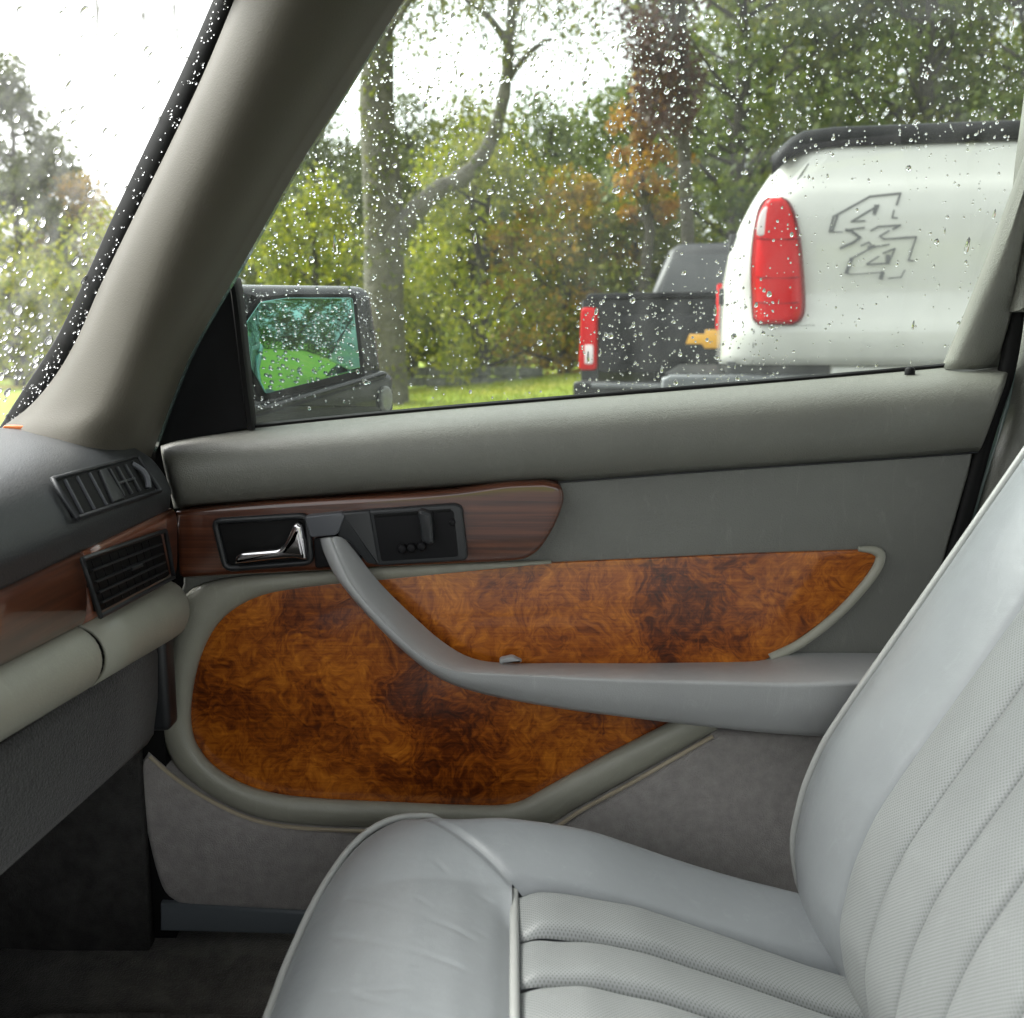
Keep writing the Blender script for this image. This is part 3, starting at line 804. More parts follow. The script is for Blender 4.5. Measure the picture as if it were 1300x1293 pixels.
def wheel(parent, c, axis, r=.40, wd=.27):
    ax = Vector(axis).normalized(); up = Vector((0, 0, 1)); si = ax.cross(up)
    rows = []
    for k in range(28):
        a = 2 * math.pi * k / 28; d = up * math.cos(a) + si * math.sin(a)
        rows.append([c + d * (r * f) + ax * o for f, o in ((.62, -wd * .5), (.93, -wd * .5), (1.0, -wd * .36), (1.0, wd * .36), (.93, wd * .5), (.62, wd * .5))])
    ty = loft('tyre', rows, M['tyre'], parent, close_u=True)
    rows = []
    for k in range(28):
        a = 2 * math.pi * k / 28; d = up * math.cos(a) + si * math.sin(a)
        dd = .03 if k % 4 < 2 else 0
        rows.append([c + d * (r * f) + ax * o for f, o in ((.64, wd * .5), (.60, wd * .42), (.45, wd * .40 - dd), (.2, wd * .42 - dd), (.14, wd * .48), (.01, wd * .48))])
    loft('rim', rows, M['steel'], ty, close_u=True)
wheel(wt, W(1.10, -.16, .40), sdv); wheel(wt, W(5.0, -.16, .40), sdv)
# the 4x4 outline decal on the bed side
DEC = [([(240, 540), (275, 400), (340, 365), (610, 215), (890, 185), (855, 290)], 13), ([(830, 340), (815, 410), (860, 412)], 10), ([(240, 540), (268, 525), (312, 395)], 14), ([(260, 540), (360, 540)], 6),
       ([(440, 445), (690, 295), (655, 380)], 12), ([(665, 300), (650, 370)], 22), ([(440, 445), (565, 437)], 9), ([(390, 522), (560, 500)], 10), ([(390, 522), (450, 530)], 18),
       ([(450, 540), (520, 590), (460, 635), (340, 688)], 16), ([(620, 528), (690, 490), (890, 478), (820, 515)], 12), ([(785, 530), (700, 578), (740, 605), (1035, 585), (965, 800), (1010, 805)], 11),
       ([(530, 665), (600, 635), (640, 678), (785, 655)], 10), ([(600, 685), (650, 672)], 22), ([(640, 678), (450, 780), (395, 918)], 11), ([(440, 790), (395, 915)], 24), ([(395, 918), (430, 930), (700, 912)], 7), ([(725, 912), (712, 965)], 26), ([(780, 965), (895, 955), (930, 890)], 8),
       ([(580, 835), (690, 765)], 10), ([(730, 735), (840, 692), (780, 828), (585, 838)], 11), ([(775, 760), (772, 825)], 26)]
dv, df = [], []
dn = sdv
for line, wdt in DEC:
    wdt *= 1.5
    for (x0, y0), (x1, y1) in zip(line[:-1], line[1:]):
        l = math.hypot(x1 - x0, y1 - y0); nx, ny = -(y1 - y0) / l * wdt * .5, (x1 - x0) / l * wdt * .5
        ex, ey = (x1 - x0) / l * wdt * .3, (y1 - y0) / l * wdt * .3
        b0 = len(dv)
        for X, Y_ in ((x0 + nx - ex, y0 + ny - ey), (x1 + nx + ex, y1 + ny + ey), (x1 - nx + ex, y1 - ny + ey), (x0 - nx - ex, y0 - ny - ey)):
            dv.append(onplane(1020 + X / 7.222, 220 + Y_ / 7.222, W(0.5, .006 + .0004 * (len(df) % 3), 0), dn))
        df.append((b0, b0 + 1, b0 + 2, b0 + 3))
mesh_obj('decal', dv, df, M['decal'], wt, smooth=False)

# ================================================================== BLACK PICKUP
BPHI = R(20)
BT = P(734, 440, 7.5); BT.z = 0
bk = thing('black_pickup', 'black pickup truck seen from behind with red tail lamp and gold emblem', 'truck', tuple(BT))
bh = Vector((math.sin(BPHI), math.cos(BPHI), 0)); br = Vector((math.cos(BPHI), -math.sin(BPHI), 0))
def B(r_, f_, z): return BT + br * r_ + bh * f_ + Vector((0, 0, z))
BW = 1.98
slab_plane('tailgate', [B(r_, 0, z) for r_, z in round_poly([(.155, .86), (BW - .155, .86), (BW - .155, 1.40), (.155, 1.40)], .03, 3)], tuple(-bh), .07, .012, M['black_paint'], bk)
slab_plane('tailgate_recess', [B(r_, -.006, z) for r_, z in round_poly([(.26, .93), (BW - .26, .93), (BW - .26, 1.27), (.26, 1.27)], .05, 3)], tuple(-bh), .02, .006, M['black_paint'], bk)
slab_plane('top_spoiler', [B(r_, -.03, z) for r_, z in round_poly([(.05, 1.385), (BW - .05, 1.385), (BW - .08, 1.43), (.08, 1.43)], .015, 3)], tuple(-bh), .16, .01, M['black'], bk)
for s in (0, 1):
    f = (lambda r_: r_) if s == 0 else (lambda r_: BW - r_)
    slab_plane('bed_side', [B(f(.01), q, z) for q, z in [(.02, .72), (2.0, .72), (2.0, 1.39), (.02, 1.39)]], tuple(-br if s == 0 else br), .14, .03, M['black_paint'], bk)
    lp = slab_plane('tail_lamp', [B(f(r_), -.012, z) for r_, z in round_poly([(.005, .875), (.145, .875), (.145, 1.33), (.02, 1.33)], .03, 3)], tuple(-bh), .10, .015, M['red_lens'], bk)
    slab_plane('reversing_lens', [B(f(r_), -.018, z) for r_, z in round_poly([(.055, .92), (.12, .92), (.12, 1.06), (.055, 1.06)], .015, 3)], tuple(-bh), .02, .004, M['clear_lens'], lp)
bb = slab_plane('bumper', [B(r_, -.16, z) for r_, z in round_poly([(.02, .60), (BW - .02, .60), (BW, .80), (0, .80)], .05, 4)], tuple(-bh), .2, .02, M['black_paint'], bk)
slab_plane('bumper_step', [B(r_, -.168, z) for r_, z in [(.15, .755), (BW - .15, .755), (BW - .15, .785), (.15, .785)]], tuple(-bh), .02, .004, M['steel'], bb)
slab_plane('emblem', [B(BW / 2 + r_, -.022, 1.10 + z) for r_, z in [(-.19, -.035), (-.075, -.035), (-.055, -.065), (.075, -.065), (.075, -.035), (.19, -.035), (.165, .035), (.075, .035), (.075, .065), (-.055, .065), (-.055, .035), (-.165, .035)]], tuple(-bh), .02, .005, M['gold'], bk)
slab_plane('tonneau_cover', [B(.08, .05, 1.405), B(BW - .08, .05, 1.405), B(BW - .08, 1.95, 1.405), B(.08, 1.95, 1.405)], (0, 0, 1), .03, .008, M['cover'], bk)
# cab tapering upwards
cb = []
for z, ins, f0, f1 in ((.72, .03, 2.02, 5.6), (1.38, .02, 2.02, 5.6), (1.44, .05, 2.03, 4.7), (1.92, .20, 2.22, 4.1), (1.99, .27, 2.32, 4.0), (2.0, .45, 2.5, 3.9)):
    q = round_poly([(ins, f0), (BW - ins, f0), (BW - ins, f1), (ins, f1)], .08, 3)
    cb.append([B(r_, f_, z) for r_, f_ in q])
cab = loft('cab', cb, M['black_paint'], bk, close_v=True, caps=True)
def rw(r_, z, o):  # on the sloping rear of the cab
    return B(r_, 2.03 + (z - 1.44) / .48 * .19 - o, z)
nn = (rw(.1, 1.5, 0) - rw(.1, 1.9, 0)).cross(br); nn = nn if nn.dot(bh) < 0 else -nn
rg = slab_plane('rear_window', [rw(r_, z, .010) for r_, z in round_poly([(.15, 1.47), (BW - .15, 1.47), (BW - .26, 1.87), (.26, 1.87)], .05, 4)], tuple(nn), .02, .004, mat('grey_rear_glass', (.035, .036, .038), .35), bk)
wheel(bk, B(.16, .95, .38), -br, .38, .26); wheel(bk, B(BW - .16, .95, .38), br, .38, .26)
wheel(bk, B(.16, 4.6, .38), -br, .38, .26)

# ================================================================== CAR BODY (fixed parts round the cabin)
car = thing('car_body', 'fixed cabin shell with beige windscreen pillar, sill and roof round the seat', 'car body', (0.3, 0.3, 0.25))
# --- windscreen pillar trim: left edge, ridge, right edge
PL = [(-34, 572), (8, 541), (40, 516), (72, 478), (100, 430), (130, 362), (165, 290), (215, 190), (258, 100), (300, 0), (345, -110)]
PM = [(92, 580), (105, 548), (135, 515), (158, 465), (178, 415), (202, 358), (232, 290), (282, 190), (328, 95), (372, 0), (425, -110)]
PR = [(168, 600), (179, 569), (190, 540), (208, 492), (228, 444), (258, 390), (298, 322), (360, 212), (425, 108), (492, 0), (565, -110)]
YL = [1.165, 1.16, 1.155, 1.15, 1.14, 1.12, 1.10, 1.07, 1.04, 1.01, .98]
YM = [1.02, 1.02, 1.02, 1.02, 1.015, 1.005, .99, .965, .94, .915, .885]
YR = [1.115, 1.115, 1.115, 1.115, 1.11, 1.10, 1.085, 1.06, 1.03, 1.00, .97]
def pil_rows():
    rows = []
    for i in range(len(PL)):
        l, m_, r_ = P(*PL[i], YL[i]), P(*PM[i], YM[i]), P(*PR[i], YR[i])
        back_l = l + Vector((-.01, .03, 0)); back_r = r_ + Vector((.005, .03, 0))
        q1 = l.lerp(m_, .5) + Vector((-.006, -.016, 0)); q2 = m_.lerp(r_, .5) + Vector((.012, -.020, 0))
        rows.append([back_l, l, q1, m_, q2, r_, back_r])
    rows = [[tuple(v) for v in r] for r in rows]
    cols = list(zip(*[cr(list(c), 4) for c in zip(*rows)]))
    return [[tuple(v) for v in (cr(list(r[1:-1]), 5))] for r in cols], rows
prow, _ = pil_rows()
prow = [[tuple(np.array(r[0]) + (-.012, .03, 0))] + r + [tuple(np.array(r[-1]) + (.004, .03, 0))] for r in prow]
loft('pillar_trim', prow, M['pillar'], car, thick=.003)
# --- painted door-frame edge and black seal along the pillar
def strip_along(name, px0, px1, Y0, m, off0, off1, parent, dY=0.0, rad=.004):
    rows = []
    cpr = cr([(x, y, yy) for (x, y), yy in zip(px0, Y0)], 5)
    for k, (x, y, yy) in enumerate(cpr):
        a, b = P(x + off0, y + off0 * .2, yy + dY), P(x + off1, y + off1 * .2, yy + dY)
        c = (a + b) / 2 + Vector((0, -.004, 0))
        rows.append([a + Vector((0, .02, 0)), a, c, b, b + Vector((0, .02, 0))])
    return loft(name, rows, m, parent, thick=.002)
strip_along('pillar_seal', PR, None, YR, M['rubber'], -2, 5, car, .012)
strip_along('painted_frame', PR, None, YR, M['paint'], 5, 12, car, .028)
# --- windscreen: gasket band, glass
gl0, gl1 = P(8, 525, 1.18), P(296, 0, 1.035)
GB = [(-30, 580), (2, 548), (34, 516), (60, 478), (84, 440), (112, 382), (148, 300), (196, 196), (238, 100), (280, 0), (326, -110)]
GA = [(-45, 578), (-12, 545), (8, 514), (34, 474), (62, 430), (92, 370), (128, 290), (176, 188), (220, 96), (262, 0), (308, -110)]
rows = []
ga = cr([(x + 9, y + 2, yy + .03) for (x, y), yy in zip(GA, YL)], 4); gb = cr([(x + 16, y + 6, yy + .02) for (x, y), yy in zip(GB, YL)], 4)
for (x, y, yy), (x2, y2, yy2) in zip(ga, gb):
    a, b = P(x, y, yy), P(x2, y2, yy2)
    rows.append([a + Vector((-.004, .012, 0)), a, (a + b) / 2 + Vector((.003, -.003, 0)), b, b + Vector((.0, .015, 0))])
gasket = loft('windscreen_gasket', rows, M['rubber'], car, thick=.002)
ws_rows = []
for (x, y, yy) in ga[::2]:
    e = P(x + 6, y, yy + .006)
    # the pane bows forward towards the middle of the car
    ws_rows.append([tuple(e + Vector((-.16 * math.sin(min(1, s / .8) * math.pi / 2), -s, .02 * s))) for s in (0, .06, .14, .25, .4, .6, .9, 1.3, 1.6)])
ws = loft('windscreen', ws_rows, M['wglass'], car)
# --- roof lining (curving down to the window rails) and roof rail
rows = []
for x in (-.30, -.22, 0, .4, .9, 1.5, 2.0):
    zz = 1.425 + (0.02 if x > 0 else -.0) - .03 * max(0, x - 1.2)
    rows.append([(x, y, zz + dz) for y, dz in ((1.03, -.03), (.99, 0.0), (.92, .03), (.75, .05), (.3, .065), (-.15, .05), (-.33, .03), (-.40, 0), (-.44, -.03))])
loft('roof_lining', rows, M['headliner'], car, thick=.02)
# --- rear of the cabin, behind the camera (the driver's door stands open)
box('rear_bench', (1.30, -.48, .34), (1.95, 1.10, .55), M['leather'], car, bevel=.05)
box('rear_bench_back', (1.80, -.48, .5), (2.0, 1.10, 1.0), M['leather'], car, bevel=.05)
# --- floor, tunnel, footwell, sill
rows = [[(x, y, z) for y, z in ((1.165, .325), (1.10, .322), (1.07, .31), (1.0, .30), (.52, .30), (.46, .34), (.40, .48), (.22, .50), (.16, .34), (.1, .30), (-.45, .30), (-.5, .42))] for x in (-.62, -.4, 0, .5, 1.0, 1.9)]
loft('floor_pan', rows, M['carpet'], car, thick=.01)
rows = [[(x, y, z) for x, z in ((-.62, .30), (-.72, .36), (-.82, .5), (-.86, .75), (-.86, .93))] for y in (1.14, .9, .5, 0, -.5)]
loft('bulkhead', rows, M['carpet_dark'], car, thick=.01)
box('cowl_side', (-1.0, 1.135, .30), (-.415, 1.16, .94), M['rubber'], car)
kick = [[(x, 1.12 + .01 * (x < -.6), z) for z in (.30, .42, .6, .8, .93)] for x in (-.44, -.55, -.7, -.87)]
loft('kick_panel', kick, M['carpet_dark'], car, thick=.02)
M['sill'] = mat('blue_grey_sill', (0.13, 0.15, 0.165), 0.4)
sill = slab('sill_plate', [(203, 1148), (420, 1160), (700, 1180), (1100, 1200), (1100, 1232), (700, 1208), (420, 1189), (203, 1183)], 1.125, .05, .004, M['sill'], car)
# edge binding of the floor carpet
tube('carpet_edge', [(-.60, .93, .318), (-.52, 1.0, .316), (-.40, 1.005, .314), (-.15, .995, .312), (0.05, .99, .312)], .006, M['carpet'], car)
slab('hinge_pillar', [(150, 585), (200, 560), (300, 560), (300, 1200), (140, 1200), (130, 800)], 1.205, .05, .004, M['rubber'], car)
# --- B pillar behind the door
slab('pillar_edge', [(1293, 460), (1262, 560), (1243, 618), (1222, 690), (1195, 790), (1160, 900), (1180, 900), (1218, 790), (1240, 700), (1262, 625), (1300, 520)], 1.165, .06, .006, M['paint'], car)
slab('centre_pillar', [(1330, 380), (1300, 520), (1268, 620), (1248, 690), (1226, 770), (1180, 910), (1500, 910), (1500, 380)], 1.13, .05, .02, M['belt'], car)
slab('centre_pillar_top', [(1300, 395), (1318, 200), (1345, 0), (1365, -100), (1600, -100), (1560, 395)], 1.10, .05, .02, M['belt'], car)

# ================================================================== DASHBOARD
dash = thing('dashboard', 'charcoal dashboard end with reddish wood strip, air vents and pale knee roll', 'dashboard', (-.38, .8, .6))
YF, YN = 1.105, -0.35
def drow(profile, y, dzk=0.0):
    return [(x, y, z + dzk * (1.1 - y)) for x, z in profile]
pad_prof = cr([(-.381, .872), (-.379, .884), (-.3785, .895), (-.386, .912), (-.403, .932), (-.44, .948), (-.51, .957), (-.70, .968), (-.95, .972)], 4)
rows = []
for y, ins, dz in ((1.118, .028, -.02), (1.114, .014, -.009), (1.104, .004, -.002), (1.09, 0, 0), (1.0, 0, 0), (.8, 0, 0), (.6, 0, 0), (.3, 0, 0), (-.35, 0, 0)):
    rows.append([(x - ins, y, z + dz * (1 if z > .89 else .2)) for x, z in pad_prof])
pad = loft('dash_pad', rows, M['pad'], dash, thick=.004)
# wood: end piece with the vent, then the glove-box strip, a slit between them
def dwood(name, y0, y1):
    prof_ = cr([(-.390, .872), (-.380, .8705), (-.3765, .866), (-.3755, .855), (-.3765, .83), (-.3785, .805), (-.383, .793), (-.395, .791)], 3)
    rows = []
    for y in np.linspace(y0, y1, 7):
        lift = .065 * (1.1 - y)
        rows.append([(x, y, z + (lift * (.872 - z) / .08) * .9) for x, z in prof_])
    return loft(name, rows, M['dash_wood'], dash, thick=.003)
dwood('wood_end', 1.10, .862)
dwood('wood_strip', .859, -.35)
# knee roll in two pieces
def droll(name, y0, y1, round_end):
    rows = []
    ys = [y0 - t for t in (0, .003, .008, .016, .04)] + [y0 - (y0 - y1) * t for t in (.4, .7, 1.0)]
    for i, y in enumerate(ys):
        k = [.80, .93, .98, 1, 1, 1, 1, 1][i] if round_end else 1
        lift = .055 * (1.1 - y)
        cx, cz = -.390, .757 + lift * 1.4
        rz = .0325 - .0055 * min(1.5, (1.1 - y) / .37)
        r_ = []
        for j in range(15):
            a = math.pi / 2 - math.pi * j / 14
            r_.append((cx + .027 * k * math.cos(a), y, cz + rz * (0.9 + .1 * k) * math.sin(a)))
        rows.append(r_)
    return loft(name, rows, M['rim'], dash, thick=.003)
droll('knee_roll', 1.098, .862, True)
droll('glovebox_roll', .857, -.35, True)
# woven lower panel and dark end piece
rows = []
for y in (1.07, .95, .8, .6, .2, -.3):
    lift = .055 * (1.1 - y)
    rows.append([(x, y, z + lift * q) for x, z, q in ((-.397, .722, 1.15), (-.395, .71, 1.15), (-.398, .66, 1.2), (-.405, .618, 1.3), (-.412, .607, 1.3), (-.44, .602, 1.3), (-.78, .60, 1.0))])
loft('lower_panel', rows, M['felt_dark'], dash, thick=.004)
box('end_block', (-.45, 1.074, .62), (-.386, 1.106, .728), M['dark'], dash, bevel=.008)
# upper side-window vent
def vent(name, c00, c10, c11, c01, nrm, parent, upper):
    """corners: near-low, far-low, far-high, near-high"""
    c00, c10, c11, c01 = map(Vector, (c00, c10, c11, c01)); n = Vector(nrm).normalized()
    def q(u, v, o=0.0): return (c00.lerp(c10, u)).lerp(c01.lerp(c11, u), v) + n * o
    root = slab_plane(name, [q(u, v, .0015) for u, v in round_poly([(0, 0), (1, 0), (1, 1), (0, 1)], .06, 3)], n, .004, .001, M['rubber'], parent)
    # frame
    outer = [q(u, v, .0045) for u, v in ((-.015, -.05), (.3, -.05), (.7, -.05), (1.01, -.05), (1.015, .5), (1.01, 1.05), (.7, 1.05), (.3, 1.05), (-.015, 1.05), (-.02, .5))]
    tube('vent_frame', outer + [outer[0]], .0026, M['dark'], root, 6)
    if upper:
        for u in (.07, .20, .34):
            slab_plane('vent_fin', [q(u, .05, .004), q(u + .010, .05, .004), q(u + .010, .95, .004), q(u, .95, .004)], n, .003, .0004, M['grey_plastic'], root)
        slab_plane('vent_deflector', [q(u, v, .005) for u, v in ((.41, .06), (.55, .06), (.53, .94), (.45, .94))], n, .003, .001, M['dark'], root)
        for u in (.56, .66, .77):
            slab_plane('vent_fin', [q(u, .12, .0055), q(u + .016, .12, .0055), q(u + .016, .9, .0055), q(u, .9, .0055)], n, .005, .001, M['dark'], root)
        slab_plane('vent_fin', [q(.56, .45, .006), q(.80, .45, .006), q(.80, .52, .006), q(.56, .52, .006)], n, .005, .001, M['dark'], root)
        wpath = [q(.885 + .025 * math.sin(t * math.pi), .12 + .76 * t, .005 + .004 * math.sin(t * math.pi)) for t in [i / 8 for i in range(9)]]
        tube('thumb_wheel', wpath, .003, M['grey_plastic'], root, 8)
    else:
        for v in (.16, .36, .56, .78):
            slab_plane('vent_slat', [q(.04, v, .006), q(.92, v, .004), q(.92, v + .035, .004), q(.04, v + .035, .004)], n, .003, .0006, M['dark'], root)
        for u in [.1 + .1 * i for i in range(8)]:
            slab_plane('vent_fin', [q(u, .04, .0022), q(u + .012, .04, .0022), q(u + .012, .94, .0022), q(u, .94, .0022)], n, .001, .0003, M['black'], root)
        slab_plane('vent_tab', [q(.44, .51, .008), q(.58, .51, .008), q(.58, .59, .008), q(.44, .59, .008)], n, .007, .0015, M['dark'], root)
    return root
def padx(z):  # pad surface x at height z
    zs = [p[1] for p in pad_prof]; xs = [p[0] for p in pad_prof]
    return float(np.interp(z, zs, xs))
ua = [PX(87, 663, -.382), PX(191, 628, -.381), PX(164, 588, -.402), PX(58, 618, -.402)]
vent('side_vent', *[q_ + Vector((.0045, 0, .003)) for q_ in ua], (.88, 0, .47), dash, True)
la = [PX(122, 779, -.3755), PX(214, 731, -.3755), PX(204, 677, -.3745), PX(101, 713, -.3745)]
vent('face_vent', la[0], la[1], la[2], la[3], (1, 0, 0), dash, False)
orange = slab_plane('warning_tab', [P(x, y, 1.09) for x, y in round_poly([(2, 540), (30, 541), (31, 550), (4, 551)], 5, 4)], (0, -1, 0), .008, .002, M['orange'], dash)

# ================================================================== PASSENGER DOOR
door = thing('passenger_door', 'grey vinyl passenger door with orange burl wood panel, pull handle and rain-spotted window', 'door', (0.2, 1.17, 0.35))
DY = 1.15
card = slab('door_card', [(226, 632), (700, 605), (1238, 570), (1232, 600), (1206, 690), (1182, 780), (1150, 880), (1120, 960), (910, 960), (690, 1060), (350, 1050), (218, 965), (204, 905), (207, 832), (222, 770), (232, 742)], DY, .05, .006, M['card'], door)
# --- padded top roll
TOP = [(204, 566), (235, 558), (320, 546), (500, 528), (700, 511), (900, 495), (1100, 478), (1210, 468), (1270, 463), (1285, 462)]
BOT = [(222, 645), (250, 643), (330, 637), (500, 624), (700, 611), (900, 596), (1080, 584), (1180, 577), (1232, 573), (1244, 572)]
TT, BB = cr(TOP, 4), cr(BOT, 4)
rows = []
nT = len(TT)
for i, (a, b) in enumerate(zip(TT, BB)):
    e = min(1.0, (min(i, (nT - 1 - i) * 1.6) / 3.2)); k = math.sqrt(max(0, 1 - (1 - e) ** 2))
    r_ = []
    for f, yo in ((-.06, 1.215), (0.0, 1.195), (.05, 1.168), (.12, 1.142), (.22, 1.122), (.36, 1.112), (.52, 1.1085), (.68, 1.111), (.82, 1.118), (.93, 1.130), (1.0, 1.148)):
        yy = yo if k >= 1 else 1.175 + (yo - 1.175) * (.25 + .75 * k) if yo < 1.175 else yo
        r_.append(P(a[0] + (b[0] - a[0]) * f, a[1] + (b[1] - a[1]) * f, yy))
    rows.append(r_)
rows = [[Vector((r[0].x, r[0].y + .0, r[0].z - .05))] + r for r in rows]
top_roll = loft('top_roll', rows, M['belt'], door, thick=.003)
# crease line under the roll
tube('seam', [P(x, y + 2, 1.147) for x, y in BB[16:-1]], .0013, M['dark'], door, 6)
# --- wood strip
ws_out = cr([(222, 650), (300, 642), (400, 635), (500, 629), (580, 622), (640, 613.5), (675, 611.5), (692, 611)], 4)[:-1] + cr([(692, 611), (711, 617), (716, 634), (710, 655), (700, 676), (684, 699), (664, 711), (630, 714.5)], 4)[:-1] + [(590, 716), (480, 721), (380, 727), (300, 731), (232, 735), (226, 731)]
strip = slab('wood_strip', ws_out, 1.118, .04, .0065, M['strip_wood'], door, rings=6)
# --- handle recess
hrp = round_poly([(272, 662), (390, 655), (395, 714), (293, 722), (286, 718)], 9, 4)
hr = slab('handle_recess', hrp, 1.1165, .004, .0006, M['rubber'], door)
tube('recess_frame', [P(x, y, 1.1135) for x, y in hrp + hrp[:2]], .0038, M['dark'], hr, 8)
# chrome lever: bar and upstanding grip
hl_o = [(296, 717), (299, 706), (306, 702), (352, 698), (360, 692), (366, 680), (371, 667), (377, 664), (382, 668), (386, 690), (389, 712), (372, 709), (356, 710), (330, 713)]
hl = slab('handle_lever', round_poly(hl_o, 3, 2), 1.098, .012, .004, M['chrome'], door, rings=4)
slab('lever_facet', round_poly([(357, 703), (372, 687), (377, 672), (381, 690), (384, 706)], 2, 2), 1.0965, .004, .002, M['chrome'], hl)
# --- plastic bridge the pull handle plugs into, switch plate
br1 = slab('handle_socket', round_poly([(386, 656), (433, 651), (438, 655), (430, 676), (426, 680), (394, 683)], 4, 3), 1.104, .016, .002, M['grey_plastic'], door)
slab('socket_shroud', round_poly([(398, 684), (428, 680), (436, 652), (456, 650), (459, 718), (400, 722)], 3, 2), 1.112, .008, .002, M['black'], door)
slab('switch_surround', round_poly([(434, 651), (470, 648), (482, 718), (466, 716), (445, 690), (428, 680)], 3, 2), 1.106, .012, .003, M['dark'], door)
sp_ = slab('switch_plate', round_poly([(455, 649), (578, 640), (587, 644), (594, 708), (590, 713), (482, 719), (468, 716)], 5, 3), 1.1075, .012, .003, M['dark'], door)
slab('switch_well', round_poly([(474, 654), (572, 647), (576, 650), (582, 707), (484, 713)], 3, 2), 1.1068, .004, .0006, M['black'], sp_)
slab('well_shadow_edge', [(474, 653.5), (572, 646.5), (572, 650), (475, 657.5)], 1.1060, .003, .0005, M['rubber'], sp_)
slab('seat_back_switch', round_poly([(530, 651), (534, 648), (548, 653), (551, 690), (546, 693), (535, 688)], 3, 3), 1.089, .018, .004, M['dark'], door)
for cx_, cy_ in ((510, 698), (522, 697), (535, 695)):
    kb = slab('memory_button', [(cx_ + 6.2 * math.cos(t), cy_ + 6.2 * math.sin(t)) for t in [i * math.pi / 6 for i in range(12)]], 1.0985, .009, .003, M['black'], door)
slab('indicator', [(574 + 4 * math.cos(t), 664 + 4 * math.sin(t)) for t in [i * math.pi / 5 for i in range(10)]], 1.1035, .005, .001, M['black'], door)
# --- burl panel and its rim
BURL = cr([(243, 935), (242, 885), (254, 830), (280, 785), (325, 757), (390, 745), (470, 737)], 4)[:-1] + [(470, 737), (600, 725), (700, 715), (830, 709), (960, 703)] + cr([(1080, 699), (1106, 699), (1112, 708), (1098, 734), (1060, 776), (1012, 813), (972, 838)], 3)[:-1] + [(972, 838), (862, 913), (760, 966)] + cr([(690, 1004), (655, 1022), (600, 1025), (480, 1020), (380, 1014), (325, 1003), (280, 982), (254, 955)], 3)[:-1]
burl = slab('burl_panel', BURL, 1.1445, .006, .0012, M['burl'], door)
RIN = [(870, 909), (820, 934), (760, 965), (700, 998), (655, 1021), (600, 1024), (500, 1020), (400, 1015), (340, 1007), (295, 990), (260, 963), (243, 930), (242, 885), (255, 828), (282, 783), (330, 755), (400, 743), (480, 736), (590, 726), (700, 715.5)]
ROUT = [(912, 926), (868, 951), (800, 988), (735, 1024), (684, 1052), (600, 1054), (480, 1051), (380, 1047), (320, 1036), (268, 1010), (228, 976), (207, 935), (205, 880), (217, 818), (238, 756), (288, 735), (390, 727), (480, 721), (590, 716), (700, 712.5)]
ri, ro = cr(RIN, 4), cr(ROUT, 4)
rows = []
for k, (a, b) in enumerate(zip(ri, ro)):
    fl = min(1, max(.18, (len(ri) - 1 - k) / 22.0))
    rows.append([P(a[0] + (b[0] - a[0]) * f, a[1] + (b[1] - a[1]) * f, 1.1485 - h * fl) for f, h in ((-.06, -.002), (0, .008), (.10, .0145), (.3, .019), (.55, .020), (.8, .0165), (.95, .010), (1.02, .0))])
loft('panel_rim', rows, M['rim'], door, thick=.002)
RR = cr([(1090, 697), (1110, 699), (1118, 708), (1106, 733), (1066, 778), (1018, 816), (978, 836)], 4)
tube('rim_bead', [P(x, y, 1.143) for x, y in RR], [.003 + .003 * min(1, i / 5) for i in range(len(RR))], M['rim'], door, 8)
# --- carpeted lower part and its pale welt
LOW = cr([(186, 957), (225, 990), (268, 1018), (318, 1041), (375, 1051), (470, 1056), (600, 1059), (690, 1057)], 3) + [(740, 1028), (806, 992), (912, 931), (1150, 940), (1120, 1160), (960, 1176), (400, 1163), (240, 1153)] + cr([(225, 1150), (207, 1136), (195, 1105), (182, 1050), (167, 985)], 3)
slab('carpet_panel', LOW, 1.128, .04, .010, M['felt'], door, rings=5)
welt = cr([(190, 960), (225, 989), (268, 1016), (318, 1039), (375, 1050), (470, 1055), (600, 1058), (688, 1056), (740, 1027), (806, 991), (905, 934)], 4)
tube('welt', [P(x, y + 1, 1.1275) for x, y in welt], .0026, M['tan'], door, 6)
# --- armrest and pull handle: stations (upper-back, upper-front, lower-front) in pixels with depths
ARM = [  # ub, uf, lf, Yback, Yfront
 ((437, 683), (421, 682), (404, 684), 1.112, 1.100),
 ((452, 702), (430, 704), (411, 706), 1.112, 1.090),
 ((482, 740), (450, 744), (428, 738), 1.112, 1.075),
 ((522, 780), (492, 792), (470, 788), 1.115, 1.060),
 ((562, 815), (535, 830), (515, 832), 1.120, 1.052),
 ((600, 836), (578, 850), (560, 864), 1.128, 1.048),
 ((645, 842), (632, 854), (620, 884), 1.138, 1.046),
 ((720, 842), (714, 858), (712, 901), 1.145, 1.045),
 ((800, 842), (798, 862), (796, 912), 1.147, 1.044),
 ((880, 841), (880, 864), (880, 922), 1.147, 1.043),
 ((960, 839), (962, 866), (966, 931), 1.147, 1.043),
 ((1000, 830), (1010, 867), (1018, 935), 1.147, 1.043),
 ((1060, 829), (1075, 865), (1075, 937), 1.147, 1.043),
 ((1160, 830), (1190, 862), (1170, 938), 1.147, 1.045)]
st = []
for ub, uf, lf, yb, yf in ARM:
    st.append((*P(*ub, yb), *P(*uf, yf), *P(*lf, yf + .012), *P(lf[0] + (2 if ub[1] > 820 else 14), lf[1] - 3, yb)))
st = cr(st, 4)
rows = []
